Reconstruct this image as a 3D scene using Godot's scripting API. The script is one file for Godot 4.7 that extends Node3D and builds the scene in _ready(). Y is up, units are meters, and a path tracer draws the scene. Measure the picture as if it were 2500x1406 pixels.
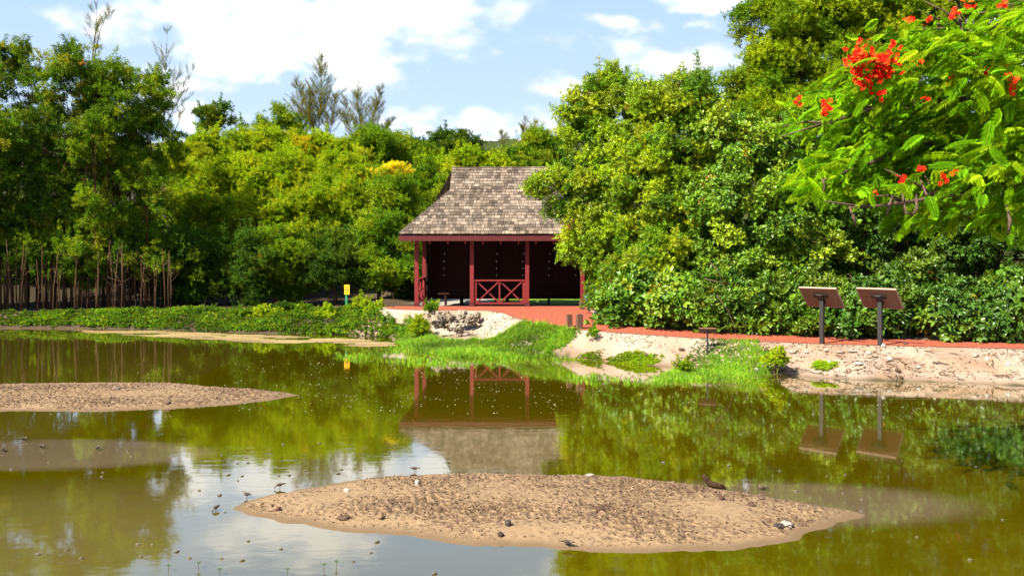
extends Node3D
# A pond in front of a shingled bird-watching pavilion. Water level is y = 0, the far bank lies towards -z.

const F := 2100.0        # focal length in pixels of the 2500 px wide photograph
const HX := 1250.0
const HY := 596.0        # row of the horizon
const EYE := 3.17        # eye above the water

var rng := RandomNumberGenerator.new()
var counts := {}
var noise_a := FastNoiseLite.new()
var noise_b := FastNoiseLite.new()
var noise_c := FastNoiseLite.new()
var M := {}
var shore := PackedVector2Array()
var path_poly := PackedVector2Array()
var sprigs := {}

# ------------------------------------------------------------------ helpers
class MB:
	var v := PackedVector3Array()
	var c := PackedColorArray()
	func tri(a: Vector3, b: Vector3, d: Vector3, col := Color.WHITE) -> void:
		v.append(a); v.append(d); v.append(b)          # given counter-clockwise from outside, stored clockwise
		c.append(col); c.append(col); c.append(col)
	func quad(a: Vector3, b: Vector3, d: Vector3, e: Vector3, col := Color.WHITE) -> void:
		tri(a, b, d, col); tri(a, d, e, col)
	func box(x: Transform3D, s: Vector3, col := Color.WHITE) -> void:
		var h := s * 0.5
		var p: Array[Vector3] = []
		for i in 8:
			p.append(x * Vector3(h.x if i & 1 else -h.x, h.y if i & 2 else -h.y, h.z if i & 4 else -h.z))
		quad(p[0], p[2], p[3], p[1], col); quad(p[4], p[5], p[7], p[6], col)
		quad(p[0], p[1], p[5], p[4], col); quad(p[2], p[6], p[7], p[3], col)
		quad(p[0], p[4], p[6], p[2], col); quad(p[1], p[3], p[7], p[5], col)
	func bar(a: Vector3, b: Vector3, w: float, t: float, col := Color.WHITE) -> void:
		var y := (b - a).normalized()
		var x := (Vector3.RIGHT - y * y.x)
		if x.length() < 0.1:
			x = Vector3.BACK - y * y.z
		x = x.normalized()
		box(Transform3D(Basis(x, y, x.cross(y)), (a + b) * 0.5), Vector3(w, a.distance_to(b), t), col)
	func tube(pts: Array, rad: Array, sides := 6, col := Color.WHITE, cols := []) -> void:
		var rings := []
		var n := pts.size()
		var side := Vector3.RIGHT
		for i in n:
			var t: Vector3 = (pts[mini(i + 1, n - 1)] - pts[maxi(i - 1, 0)]).normalized()
			side = side - t * side.dot(t)
			if side.length() < 0.05:
				side = Vector3.BACK - t * t.z
			side = side.normalized()
			var up := side.cross(t)
			var ring := PackedVector3Array()
			for k in sides:
				var a := TAU * k / sides
				ring.append(pts[i] + (side * cos(a) + up * sin(a)) * float(rad[i]))
			rings.append(ring)
		for i in n - 1:
			for k in sides:
				var k2 := (k + 1) % sides
				quad(rings[i][k], rings[i + 1][k], rings[i + 1][k2], rings[i][k2], col if cols.is_empty() else cols[i])
		for k in range(1, sides - 1):
			tri(rings[0][0], rings[0][k], rings[0][k + 1], col if cols.is_empty() else cols[0])
			tri(rings[n - 1][0], rings[n - 1][k + 1], rings[n - 1][k], col if cols.is_empty() else cols[-1])
	func mesh(smooth := false) -> ArrayMesh:
		if v.is_empty():
			tri(Vector3.ZERO, Vector3.RIGHT * 0.001, Vector3.UP * 0.001)
		if smooth:
			var st := SurfaceTool.new()
			st.begin(Mesh.PRIMITIVE_TRIANGLES)
			st.set_smooth_group(0)
			for i in v.size():
				st.set_color(c[i])
				st.add_vertex(v[i])
			st.generate_normals()
			return st.commit()
		var a := []
		a.resize(Mesh.ARRAY_MAX)
		a[Mesh.ARRAY_VERTEX] = v
		a[Mesh.ARRAY_COLOR] = c
		var n := PackedVector3Array()
		n.resize(v.size())
		for i in range(0, v.size(), 3):
			var nn := (v[i + 2] - v[i]).cross(v[i + 1] - v[i]).normalized()
			n[i] = nn; n[i + 1] = nn; n[i + 2] = nn
		a[Mesh.ARRAY_NORMAL] = n
		var m := ArrayMesh.new()
		m.add_surface_from_arrays(Mesh.PRIMITIVE_TRIANGLES, a)
		return m

func numbered(parent: Node, called: String) -> String:
	var key := str(parent.get_instance_id()) + called
	var n: int = counts.get(key, 0)
	counts[key] = n + 1
	return called if n == 0 else "%s_%03d" % [called, n]

func tag(o: Node, label := "", category := "", group := "", kind := "") -> Node:
	if label: o.set_meta("label", label)
	if category: o.set_meta("category", category)
	if group: o.set_meta("group", group)
	if kind: o.set_meta("kind", kind)
	return o

func root(called: String, at: Vector3, turn := 0.0) -> Node3D:
	var o := Node3D.new()
	o.name = numbered(self, called)
	add_child(o, true)
	o.position = at
	o.rotation.y = turn
	return o

func put(called: String, mesh: Mesh, mat: Material, parent: Node = self, xf := Transform3D()) -> MeshInstance3D:
	var o := MeshInstance3D.new()
	o.name = numbered(parent, called)
	o.mesh = mesh
	o.material_override = mat
	o.transform = xf
	parent.add_child(o, true)
	return o

func scatter(called: String, mesh: Mesh, mat: Material, buf: PackedFloat32Array, parent: Node = self) -> MultiMeshInstance3D:
	var mm := MultiMesh.new()
	mm.transform_format = MultiMesh.TRANSFORM_3D
	mm.use_colors = true
	mm.mesh = mesh
	mm.instance_count = buf.size() / 16
	mm.buffer = buf
	var o := MultiMeshInstance3D.new()
	o.name = numbered(parent, called)
	o.multimesh = mm
	o.material_override = mat
	parent.add_child(o, true)
	return o

func push(buf: PackedFloat32Array, b: Basis, p: Vector3, col: Color) -> void:
	buf.append_array(PackedFloat32Array([b.x.x, b.y.x, b.z.x, p.x, b.x.y, b.y.y, b.z.y, p.y, b.x.z, b.y.z, b.z.z, p.z, col.r, col.g, col.b, 1.0]))

func duplicate_as(o: Node3D, called: String, at: Vector3, turn := 0.0) -> Node3D:
	var r: Node3D = o.duplicate()
	r.name = numbered(self, called)
	add_child(r, true)
	r.position = at
	r.rotation.y = turn
	return r

func gp(px: float, py: float, h := 0.0) -> Vector3:      # a point of level h seen at that pixel
	var d := (EYE - h) * F / (py - HY)
	return Vector3((px - HX) * d / F, h, -d)

func pp(px: float, py: float, d: float) -> Vector3:      # a point at distance d seen at that pixel
	return Vector3((px - HX) * d / F, EYE - (py - HY) * d / F, -d)

func rnd(a: float, b: float) -> float:
	return rng.randf_range(a, b)

func unit() -> Vector3:
	return Vector3(rng.randfn(), rng.randfn(), rng.randfn()).normalized()

func aim(y: Vector3, spin: float) -> Basis:              # a basis whose y axis points along y
	y = y.normalized()
	var x := Vector3.RIGHT - y * y.x
	if x.length() < 0.1:
		x = Vector3.BACK - y * y.z
	x = x.normalized()
	return Basis(x, y, x.cross(y)) * Basis(Vector3.UP, spin)

func sm(a: float, b: float, x: float) -> float:
	return smoothstep(a, b, x)

# ------------------------------------------------------------------ materials
func grey_noise(freq: float, lo: float, hi: float, size := 512, octaves := 4, type := FastNoiseLite.TYPE_SIMPLEX_SMOOTH, normal := 0.0) -> NoiseTexture2D:
	var t := NoiseTexture2D.new()
	var n := FastNoiseLite.new()
	n.seed = int(freq * 10000.0) + 7
	n.noise_type = type
	n.frequency = freq
	n.fractal_octaves = octaves
	t.noise = n
	t.width = size
	t.height = size
	t.seamless = true
	if normal > 0.0:
		t.as_normal_map = true
		t.bump_strength = normal
	else:
		var g := Gradient.new()
		g.set_color(0, Color(lo, lo, lo))
		g.set_color(1, Color(hi, hi, hi))
		t.color_ramp = g
	return t

func mat(called: String, lin: Color, rough := 0.8, spec := 0.4) -> StandardMaterial3D:
	var m := StandardMaterial3D.new()
	m.resource_name = called
	m.albedo_color = lin.linear_to_srgb()
	m.roughness = rough
	m.metallic_specular = spec
	M[called] = m
	return m

func triplanar(m: StandardMaterial3D, tex: Texture2D, scale: Vector3, bump := 0.0, bump_tex: Texture2D = null, world := true) -> void:
	m.albedo_texture = tex
	m.uv1_triplanar = true
	m.uv1_world_triplanar = world
	m.uv1_scale = scale
	if bump > 0.0:
		m.heightmap_enabled = true
		m.heightmap_texture = bump_tex if bump_tex else tex
		m.heightmap_scale = bump

func leaf_mat(called: String, rough: float, spec: float, through: float) -> void:
	var m := mat(called, Color(1, 1, 1), rough, spec)
	m.vertex_color_use_as_albedo = true
	m.cull_mode = BaseMaterial3D.CULL_DISABLED
	if through > 0.0:
		m.backlight_enabled = true
		m.backlight = Color(through, through * 0.92, through * 0.3)

func make_materials() -> void:
	leaf_mat("glossy_leaf", 0.36, 0.4, 0.85)
	leaf_mat("leaf", 0.55, 0.25, 1.0)
	leaf_mat("feather_leaf", 0.85, 0.12, 0.9)
	leaf_mat("grass_blade", 0.55, 0.35, 0.75)
	leaf_mat("petal", 0.7, 0.15, 0.5)
	var grain := grey_noise(0.03, 0.62, 1.0)
	var fine := grey_noise(0.12, 0.55, 1.0)
	var streak := grey_noise(0.02, 0.45, 1.0)
	var m := mat("bark", Color(0.16, 0.115, 0.08), 0.9, 0.2)
	m.vertex_color_use_as_albedo = true
	triplanar(m, streak, Vector3(9, 1.6, 9), 1.2)
	m = mat("ground", Color(1, 1, 1), 0.95, 0.2)
	m.vertex_color_use_as_albedo = true
	triplanar(m, fine, Vector3(1.1, 1.1, 1.1), 2.0)
	m = mat("island", Color(1, 1, 1), 0.9, 0.25)
	m.vertex_color_use_as_albedo = true
	triplanar(m, grey_noise(0.1, 0.45, 1.0, 512, 5), Vector3(2.3, 2.3, 2.3), 1.0)
	m = mat("red_path", Color(0.36, 0.095, 0.055), 0.9, 0.25)
	triplanar(m, grain, Vector3(0.5, 0.5, 0.5), 0.3, fine)
	m = mat("red_paint", Color(0.27, 0.028, 0.032), 0.6, 0.35)
	triplanar(m, streak, Vector3(6, 1.5, 6))
	m = mat("maroon_paint", Color(0.13, 0.02, 0.024), 0.6, 0.35)
	triplanar(m, streak, Vector3(1.5, 6, 6))
	m = mat("dark_board", Color(0.055, 0.022, 0.017), 0.85, 0.2)
	triplanar(m, streak, Vector3(0.7, 7, 7), 0.4)
	m = mat("pale_metal", Color(0.4, 0.4, 0.39), 0.45, 0.5)
	m = mat("black_metal", Color(0.018, 0.017, 0.018), 0.5, 0.4)
	m = mat("panel_brown", Color(0.24, 0.115, 0.085), 0.7, 0.3)
	triplanar(m, grain, Vector3(1.2, 1.2, 1.2))
	m = mat("panel_edge", Color(0.26, 0.17, 0.13), 0.6, 0.4)
	m = mat("post_wood", Color(0.2, 0.1, 0.07), 0.85, 0.25)
	triplanar(m, streak, Vector3(12, 2, 12), 0.6)
	m = mat("yellow_sign", Color(0.8, 0.46, 0.015), 0.45, 0.4)
	m = mat("orange_print", Color(0.55, 0.12, 0.02), 0.5, 0.3)
	m = mat("green_post", Color(0.02, 0.2, 0.11), 0.5, 0.4)
	m = mat("blue_panel", Color(0.12, 0.38, 0.5), 0.4, 0.5)
	for i in 6:
		var s: float = [0.33, 0.265, 0.205, 0.155, 0.42, 0.11][i]
		m = mat("shingle_%d" % i, Color(s * 0.97, s * 0.78, s * 0.63), 0.92, 0.2)
		triplanar(m, streak, Vector3(11, 1.1, 1.1), 0.5, null, true)
	m = mat("shingle_mix", Color(1, 1, 1), 0.92, 0.2)
	m.vertex_color_use_as_albedo = true
	triplanar(m, streak, Vector3(11, 1.1, 1.1), 0.5)
	m = mat("rock", Color(1, 1, 1), 0.92, 0.25)
	m.vertex_color_use_as_albedo = true
	triplanar(m, grey_noise(0.05, 0.5, 1.0, 512, 5), Vector3(2.5, 2.5, 2.5), 3.0)
	m = mat("bird_feathers", Color(1, 1, 1), 0.8, 0.25)
	m.vertex_color_use_as_albedo = true
	m = mat("scum", Color(1, 1, 1), 0.6, 0.3)
	m.vertex_color_use_as_albedo = true
	triplanar(m, grain, Vector3(0.4, 0.4, 1.6))
	m = mat("plain", Color(1, 1, 1), 0.8, 0.3)
	m.vertex_color_use_as_albedo = true
	m = mat("white_wall", Color(0.75, 0.74, 0.72), 0.8, 0.3)
	m = mat("house_roof", Color(0.6, 0.59, 0.6), 0.7, 0.3)
	m = mat("dark_glass", Color(0.03, 0.04, 0.05), 0.1, 0.5)
	m = mat("water", Color(1, 1, 1), 0.035, 0.7)
	m.vertex_color_use_as_albedo = true
	m.clearcoat_enabled = true
	m.clearcoat = 1.0
	m.clearcoat_roughness = 0.035
	m.normal_enabled = true
	m.normal_texture = grey_noise(0.012, 0, 1, 512, 4, FastNoiseLite.TYPE_SIMPLEX_SMOOTH, 6.0)
	m.normal_scale = 0.05
	m.uv1_scale = Vector3(0.28, 0.55, 1)

# ------------------------------------------------------------------ the lie of the land
func setup_land() -> void:
	shore = PackedVector2Array([Vector2(-20.6, 30.5), Vector2(-19.2, 32.5), Vector2(-14.6, 32.2), Vector2(-9.5, 30.9), Vector2(-6, 30.1), Vector2(-4.3, 29.3), Vector2(-3.5, 26.8),
		Vector2(-1.7, 24.8), Vector2(0, 24.1), Vector2(1.5, 23.9), Vector2(2.6, 22.9), Vector2(4, 22.2), Vector2(5, 21.4), Vector2(6.5, 20.9), Vector2(7.2, 20.3), Vector2(9, 19.95), Vector2(11.5, 19.3),
		Vector2(13, 17.5), Vector2(12.2, 14), Vector2(9.9, 11.5), Vector2(9.3, 6), Vector2(9, -8), Vector2(-40, -8), Vector2(-27, 16), Vector2(-22.5, 24)])
	path_poly = PackedVector2Array([Vector2(-4.5, 30.75), Vector2(-3.9, 30.25), Vector2(-2.4, 30.05), Vector2(-0.9, 29.9), Vector2(-0.3, 28.9), Vector2(0, 27.8), Vector2(0.63, 26.3), Vector2(1.67, 25.1), Vector2(2.57, 24.5), Vector2(4.97, 23.2), Vector2(7.84, 21.95), Vector2(12.4, 20.9), Vector2(22, 19.2),
		Vector2(22, 20.4), Vector2(13.2, 22.1), Vector2(9.4, 23.2), Vector2(6.4, 24.3), Vector2(4.4, 25.1), Vector2(3.2, 26.5), Vector2(2.7, 28.2), Vector2(2.7, 30.0), Vector2(4.9, 30.9), Vector2(4.9, 31.9), Vector2(-4.3, 31.9), Vector2(-4.6, 31.5)])

func edge_distance(p: Vector2, poly: PackedVector2Array) -> float:
	var best := 1e9
	for i in poly.size():
		best = minf(best, p.distance_squared_to(Geometry2D.get_closest_point_to_segment(p, poly[i], poly[(i + 1) % poly.size()])))
	return sqrt(best)

func level(x: float, d: float) -> float:                  # height of the flat land above the water
	var l := 0.62 + 0.24 * sm(22, 30, d)
	l -= 0.15 * sm(31.9, 33.4, d) * (1.0 - sm(5.5, 8, x)) * sm(-6, -4.4, x)
	l -= 0.12 * sm(36, 41, d)
	l = lerpf(0.45, l, sm(-8, -4.8, x))
	return l

func land(x: float, d: float) -> Array:                   # height, distance to the shore, distance to the path
	var p := Vector2(x, d)
	if d > 45 or d < -9 or absf(x) > 61:
		var far := level(x, d)
		if d > 40:
			far += minf(0.2 * (d - 40.0) * sm(40, 50, d), 21.0) + noise_a.get_noise_2d(x * 2, d * 2) * 1.5 * sm(42, 60, d)
		return [far, 20.0, 20.0]
	var sd := edge_distance(p, shore)
	if Geometry2D.is_point_in_polygon(p, shore):
		sd = -sd
	if absf(sd) < 6.0:
		sd += noise_a.get_noise_2d(x * 22.0, d * 22.0) * 0.28
	var dp := 20.0
	if x > -8 and x < 24 and d > 16 and d < 35:
		dp = edge_distance(p, path_poly)
		if Geometry2D.is_point_in_polygon(p, path_poly):
			dp = 0.0
	var l := level(x, d)
	if d > 40:
		l += minf(0.2 * (d - 40.0) * sm(40, 50, d), 21.0)
	var k := lerpf(0.28, 0.11, sm(-5.2, -3.6, x))
	k = lerpf(k, 0.37, sm(2.2, 4.2, x))
	var h := maxf(-0.5, sd * 0.3) if sd < 0.0 else minf(l, sd * k)
	if sd > 0.0 and dp < 19.0:
		h = maxf(h, minf(l - 0.6 * maxf(0.0, dp - 0.15), sd * lerpf(0.8, 2.5, sm(-4.2, -2.5, x))))
		if dp == 0.0:
			h = l
	var rough := sm(0.15, 0.8, dp)
	h += (noise_b.get_noise_2d(x * 60, d * 60) * 0.035 + noise_a.get_noise_2d(x * 40, d * 40) * 0.05) * rough
	if x > -4.5 and sd > 0.05 and d < 32:
		h += (noise_c.get_noise_2d(x * 130, d * 130) * 0.07 + noise_b.get_noise_2d(x * 330, d * 330) * 0.035) * rough * sm(0, 0.4, sd)
	return [h, sd, dp]

func ground_at(x: float, z: float) -> float:
	return land(x, -z)[0]

func grid_lines(a: float, b: float, step: float, lo: float, hi: float) -> PackedFloat32Array:
	var mid := PackedFloat32Array()
	var x := a
	while x <= b:
		mid.append(x)
		x += step
	var left := PackedFloat32Array()
	var s := step
	x = a
	while x > lo:
		s *= 1.22
		x -= s
		left.append(x)
	left.reverse()
	var all := left + mid
	s = step
	x = mid[-1]
	while x < hi:
		s *= 1.22
		x += s
		all.append(x)
	return all

func sheet(xs: PackedFloat32Array, ds: PackedFloat32Array, at: Callable) -> ArrayMesh:   # at(x, d) -> [height, colour]
	var nx := xs.size()
	var nd := ds.size()
	var v := PackedVector3Array()
	var c := PackedColorArray()
	var uv := PackedVector2Array()
	for j in nd:
		for i in nx:
			var r: Array = at.call(xs[i], ds[j])
			v.append(Vector3(xs[i], r[0], -ds[j]))
			c.append(r[1])
			uv.append(Vector2(xs[i], ds[j]))
	var n := PackedVector3Array()
	n.resize(v.size())
	var idx := PackedInt32Array()
	for j in nd:
		for i in nx:
			var ex := v[j * nx + mini(i + 1, nx - 1)] - v[j * nx + maxi(i - 1, 0)]
			var ez := v[mini(j + 1, nd - 1) * nx + i] - v[maxi(j - 1, 0) * nx + i]
			n[j * nx + i] = ex.cross(ez).normalized()
			if i < nx - 1 and j < nd - 1:
				var q := j * nx + i
				idx.append_array(PackedInt32Array([q, q + nx, q + 1, q + 1, q + nx, q + nx + 1]))
	var a := []
	a.resize(Mesh.ARRAY_MAX)
	a[Mesh.ARRAY_VERTEX] = v
	a[Mesh.ARRAY_COLOR] = c
	a[Mesh.ARRAY_NORMAL] = n
	a[Mesh.ARRAY_TEX_UV] = uv
	a[Mesh.ARRAY_INDEX] = idx
	var m := ArrayMesh.new()
	m.add_surface_from_arrays(Mesh.PRIMITIVE_TRIANGLES, a)
	return m

func ground_point(x: float, d: float) -> Array:
	var l := land(x, d)
	var sd: float = l[1]
	var dp: float = l[2]
	var n1 := noise_a.get_noise_2d(x * 30, d * 30)
	var n2 := noise_b.get_noise_2d(x * 90 + 50, d * 90)
	var soil := Color(0.105, 0.08, 0.052)
	var litter := Color(0.075, 0.052, 0.032)
	var col := soil.lerp(litter, clampf(0.5 + n1, 0, 1))
	# pale coral sand between the path and the water
	var sandy := sm(-6.8, -5.0, x + n1) * (1.0 - sm(0.9, 1.5, dp if d > 22.0 + (8.0 - x) * 0.25 and x > 2.7 else 0.0))
	if d > 31.9 or (x > 3.2 and d > 27):
		sandy = 0.0
	var sand := Color(0.5, 0.41, 0.34).lerp(Color(0.35, 0.235, 0.165), clampf(0.35 + n1 * 1.1 + n2 * 0.6 + sm(6.5, 9.5, x) * 0.25, 0, 1))
	sand = sand.lerp(Color(0.2, 0.13, 0.085), sm(0.3, 0.03, sd) * 0.7)
	col = col.lerp(sand, sandy)
	# lawn behind the pavilion
	var lawn := sm(35.0, 35.6, d) * (1.0 - sm(41, 44, d)) * sm(-4.5, -3, x) * (1.0 - sm(8, 10, x))
	col = col.lerp(Color(0.17, 0.27, 0.02).lerp(Color(0.42, 0.4, 0.36), sm(-0.6, -1.2, x) * 0.9), lawn)
	if d > 44:
		col = col.lerp(Color(0.06, 0.075, 0.02), sm(44, 50, d))
	# mud under the trees on the left is lighter in places
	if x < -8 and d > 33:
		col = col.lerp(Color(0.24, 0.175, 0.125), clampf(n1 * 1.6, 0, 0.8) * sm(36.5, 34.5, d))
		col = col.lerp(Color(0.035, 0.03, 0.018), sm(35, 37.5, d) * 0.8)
	if sd < 0.0:
		col = Color(0.09, 0.08, 0.045)
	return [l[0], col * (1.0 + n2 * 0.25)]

func shoal(x: float, d: float) -> float:
	# mud banks that come close to the surface
	var wob := noise_a.get_noise_2d(x * 18, d * 18) * 0.16
	var a := Vector2((x + 7.2) / 2.95, (d - 13.0) / 0.98).length() + wob
	var b := Vector2((x - 3.1) / 2.7, (d - 10.55) / 1.0).length() + wob
	return maxf(1.0 - sm(0.78, 1.0, a), (1.0 - sm(0.72, 1.05, b)) * 0.9)

func water_point(x: float, d: float) -> Array:
	var n := noise_a.get_noise_2d(x * 9, d * 14) * 0.5 + 0.5
	var col := Color(0.042, 0.0345, 0.0016).lerp(Color(0.057, 0.045, 0.003), n)
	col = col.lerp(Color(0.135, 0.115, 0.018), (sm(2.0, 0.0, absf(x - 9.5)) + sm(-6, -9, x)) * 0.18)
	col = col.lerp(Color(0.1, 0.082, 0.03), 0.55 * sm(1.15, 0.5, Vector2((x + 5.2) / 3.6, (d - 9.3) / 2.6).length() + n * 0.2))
	col = col.lerp(Color(0.1, 0.075, 0.045), shoal(x, d))
	return [0.0, col]

# ------------------------------------------------------------------ the sky
func cloud_field(az: float, el: float) -> float:           # degrees; 0 straight ahead
	# a layer of broken cumulus seen at a slant, the same everywhere
	var y := maxf(el, 0.4)
	var dist := 1.0 / tan(deg_to_rad(y + 6.0))
	var u := sin(deg_to_rad(az)) * dist
	var w := cos(deg_to_rad(az)) * dist
	return noise_b.get_noise_2d(u * 34 + 7, w * 34 + 3) * 0.8 + noise_c.get_noise_2d(u * 60, w * 60) * 0.35 + noise_c.get_noise_2d(u * 190, w * 190) * 0.12

func sky_color(az: float, el: float, near: bool) -> Color:
	var t := clampf(el / 50.0, 0, 1)
	var blue := Color(0.63, 0.76, 0.92).lerp(Color(0.11, 0.28, 0.58), pow(t, 0.62))
	var c := cloud_field(az, el) - 0.06 - 0.08 * t
	if near:
		# the cloud banks in view: [azimuth, elevation, half width, half height, strength]
		var px := HX + tan(deg_to_rad(az)) * F
		var py := HY - tan(deg_to_rad(el)) * F / cos(deg_to_rad(az))
		var warp := Vector2(noise_c.get_noise_2d(px * 0.5, py * 0.9), noise_c.get_noise_2d(px * 0.5 + 900, py * 0.9)) * 60.0
		var q := Vector2(px, py) + warp
		var best := -1.0
		for k in [[760, 40, 480, 90, 1.0], [1010, 10, 230, 80, 1.0], [1060, 95, 170, 45, 0.6], [790, 125, 170, 55, 0.95], [560, 120, 170, 95, 0.8], [690, 175, 140, 40, 0.7], [860, 200, 120, 45, 0.65], [450, 210, 130, 60, 0.75], [470, 290, 40, 50, 1.0], [420, 20, 110, 50, 0.8],
				[1700, 160, 170, 62, 0.8], [1390, 235, 100, 55, 0.85], [1510, 40, 90, 35, 0.7], [1730, 10, 120, 40, 0.9], [1000, 310, 140, 26, 0.6], [1260, 300, 200, 30, 0.5], [240, 50, 90, 40, 0.5],
				[745, -95, 205, 100, 1.0], [1900, -120, 300, 90, 0.9], [2300, 100, 260, 120, 0.7], [1500, -230, 200, 50, 0.6]]:
			var e := Vector2((q.x - k[0]) / k[2], (q.y - k[1]) / k[3]).length()
			best = maxf(best, float(k[4]) * (1.25 - e))
		var inside := sm(48, 36, absf(az)) * sm(30, 24, el)
		c = lerpf(c, best * 0.42 + noise_b.get_noise_2d(px * 0.35, py * 0.7) * 0.3 + noise_c.get_noise_2d(px * 1.1, py * 1.6) * 0.1 - 0.05, inside)
	var m := sm(-0.09, 0.42, c)
	var lit := 1.08 + 0.3 * sm(0.1, 0.6, c) - 0.3 * sm(0.0, 1.0, noise_c.get_noise_2d(az * 9, el * 22) * 1.6)
	return blue.lerp(Color(lit * 1.0, lit * 0.985, lit * 0.97), m * 0.95)

func make_sky() -> PanoramaSkyMaterial:
	var w := 4096
	var h := 2048
	var low := Image.create(512, 256, false, Image.FORMAT_RGB8)
	for j in 256:
		var el := 90.0 - (j + 0.5) / 256.0 * 180.0
		for i in 512:
			var az := (i + 0.5) / 512.0 * 360.0 - 180.0
			if el < -1.0:
				low.set_pixel(i, j, Color(0.14, 0.15, 0.08).linear_to_srgb())
			else:
				low.set_pixel(i, j, sky_color(az, el, absf(az) < 50 and el < 32).linear_to_srgb())
	low.resize(w, h, Image.INTERPOLATE_CUBIC)
	for j in range(int(h * (0.5 - 26.0 / 180.0)), h / 2):
		var el := 90.0 - (j + 0.5) / h * 180.0
		for i in range(int(w * (0.5 - 40.0 / 360.0)), int(w * (0.5 + 40.0 / 360.0))):
			low.set_pixel(i, j, sky_color((i + 0.5) / w * 360.0 - 180.0, el, true).linear_to_srgb())
	var m := PanoramaSkyMaterial.new()
	m.panorama = ImageTexture.create_from_image(low)
	return m

# ------------------------------------------------------------------ foliage
func add_leaf(mb: MB, base: Vector3, dir: Vector3, face: Vector3, length: float, width: float, droop: float, col: Color, fine := false) -> void:
	dir = dir.normalized()
	var side := dir.cross(face)
	if side.length() < 0.05:
		side = dir.cross(Vector3(0.3, 0.9, 0.2))
	side = side.normalized()
	var up := side.cross(dir)
	var mid := base + dir * length * 0.52 + up * droop * length * 0.1
	var tip := base + dir * length - up * droop * length * 0.45
	var l := mid + side * width * 0.5 + up * width * 0.14
	var r := mid - side * width * 0.5 + up * width * 0.14
	if not fine:
		mb.tri(base, r, tip, col)
		mb.tri(base, tip, l, col)
		return
	var m1 := base + dir * length * 0.3 + up * droop * length * 0.08
	var m2 := base + dir * length * 0.74 - up * droop * length * 0.1
	var l1 := m1 + side * width * 0.42 + up * width * 0.1
	var r1 := m1 - side * width * 0.42 + up * width * 0.1
	var l2 := m2 + side * width * 0.46 + up * width * 0.1
	var r2 := m2 - side * width * 0.46 + up * width * 0.1
	mb.tri(base, r1, m1, col); mb.tri(base, m1, l1, col)
	mb.quad(m1, r1, r2, m2, col); mb.quad(l1, m1, m2, l2, col)
	mb.tri(m2, r2, tip, col); mb.tri(l2, m2, tip, col)

func make_sprig(n: int, spread: float, length: float, width: float, leaf_up: float, droop: float, fine: bool, whorl := false) -> ArrayMesh:
	var mb := MB.new()
	var twig := Color(0.9, 0.5, 0.45)
	mb.tube([Vector3(0, -spread * 0.5, 0), Vector3(0, spread * 0.9, 0)], [0.006, 0.003], 3, twig)
	var branches := 3
	for b in branches:
		var a0 := TAU * b / branches + rnd(-0.4, 0.4)
		var out := Vector3(cos(a0), rnd(0.2, 1.2), sin(a0)).normalized()
		var from := Vector3(0, rnd(-0.3, 0.3) * spread, 0)
		var reach := spread * rnd(0.7, 1.1)
		mb.tri(from + Vector3(0.004, 0, 0), from + out * reach, from - Vector3(0.004, 0, 0), twig)
		for i in n / branches:
			var t := (i + 0.6) / (n / branches)
			if whorl:
				t = 0.7 + 0.3 * t
			var p := from + out * reach * t
			var a := i * 2.4 + rnd(-0.5, 0.5)
			var b2 := aim(out, a)
			var dir := (b2.x * 1.0 + out * rnd(0.3, 0.9) + Vector3.UP * leaf_up * rnd(0.3, 1.2)).normalized()
			var tone := rnd(0.8, 1.2)
			var s := rnd(0.75, 1.2)
			add_leaf(mb, p, dir, (out + Vector3.UP * 0.6 + unit() * 0.35).normalized(), length * s, width * s, droop * rnd(0.3, 1.3), Color(tone * rnd(0.9, 1.12), tone, tone * rnd(0.8, 1.1)), fine)
	return mb.mesh()

func make_frond(pairs: int, length: float, pinna: float) -> ArrayMesh:   # a feathered leaf along +y that arches towards -z
	var mb := MB.new()
	var pts := []
	var rad := []
	for i in pairs + 1:
		var t := float(i) / pairs
		pts.append(Vector3(0, t * length * (1.0 - 0.12 * t), -t * t * length * 0.32))
		rad.append(0.006 * (1.0 - t) + 0.0015)
	mb.tube(pts, rad, 3, Color(0.9, 0.85, 0.8))
	for i in range(1, pairs + 1):
		var t := float(i) / pairs
		var along: Vector3 = (pts[i] - pts[i - 1]).normalized()
		for s in [-1.0, 1.0]:
			var dir: Vector3 = (Vector3(s, 0, 0) + along * rnd(0.45, 0.75) + Vector3(0, 0, -rnd(0.05, 0.3))).normalized()
			var len := pinna * (0.55 + 0.9 * sin(PI * clampf(t * 0.92 + 0.04, 0, 1))) * rnd(0.75, 1.15)
			var tone := rnd(0.85, 1.15)
			add_leaf(mb, pts[i], dir, Vector3(0, 0.15, 1), len, 0.019, 0.8, Color(tone, tone, tone))
	return mb.mesh()

func make_needles() -> ArrayMesh:          # a wispy tuft of long drooping branchlets
	var mb := MB.new()
	for i in 20:
		var a := rnd(0, TAU)
		var out := Vector3(cos(a) * rnd(0.15, 0.6), rnd(0.5, 1.1), sin(a) * rnd(0.15, 0.6)).normalized()
		var from := Vector3(0, rnd(-0.3, 0.3), 0) + out * 0.05
		var l := rnd(0.25, 0.55)
		var w := aim(out, rnd(0, TAU)).x * 0.01
		var mid := from + out * l * 0.6
		var tip := from + out * l * 0.95 - Vector3(0, l * 0.2, 0)
		var tone := rnd(0.75, 1.2)
		mb.tri(from - w, mid + w, from + w, Color(tone, tone, tone))
		mb.tri(mid - w, tip, mid + w, Color(tone, tone, tone))
	mb.tube([Vector3(0, -0.45, 0), Vector3(0, 0.45, 0)], [0.008, 0.004], 3, Color(0.9, 0.7, 0.7))
	return mb.mesh()

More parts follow.
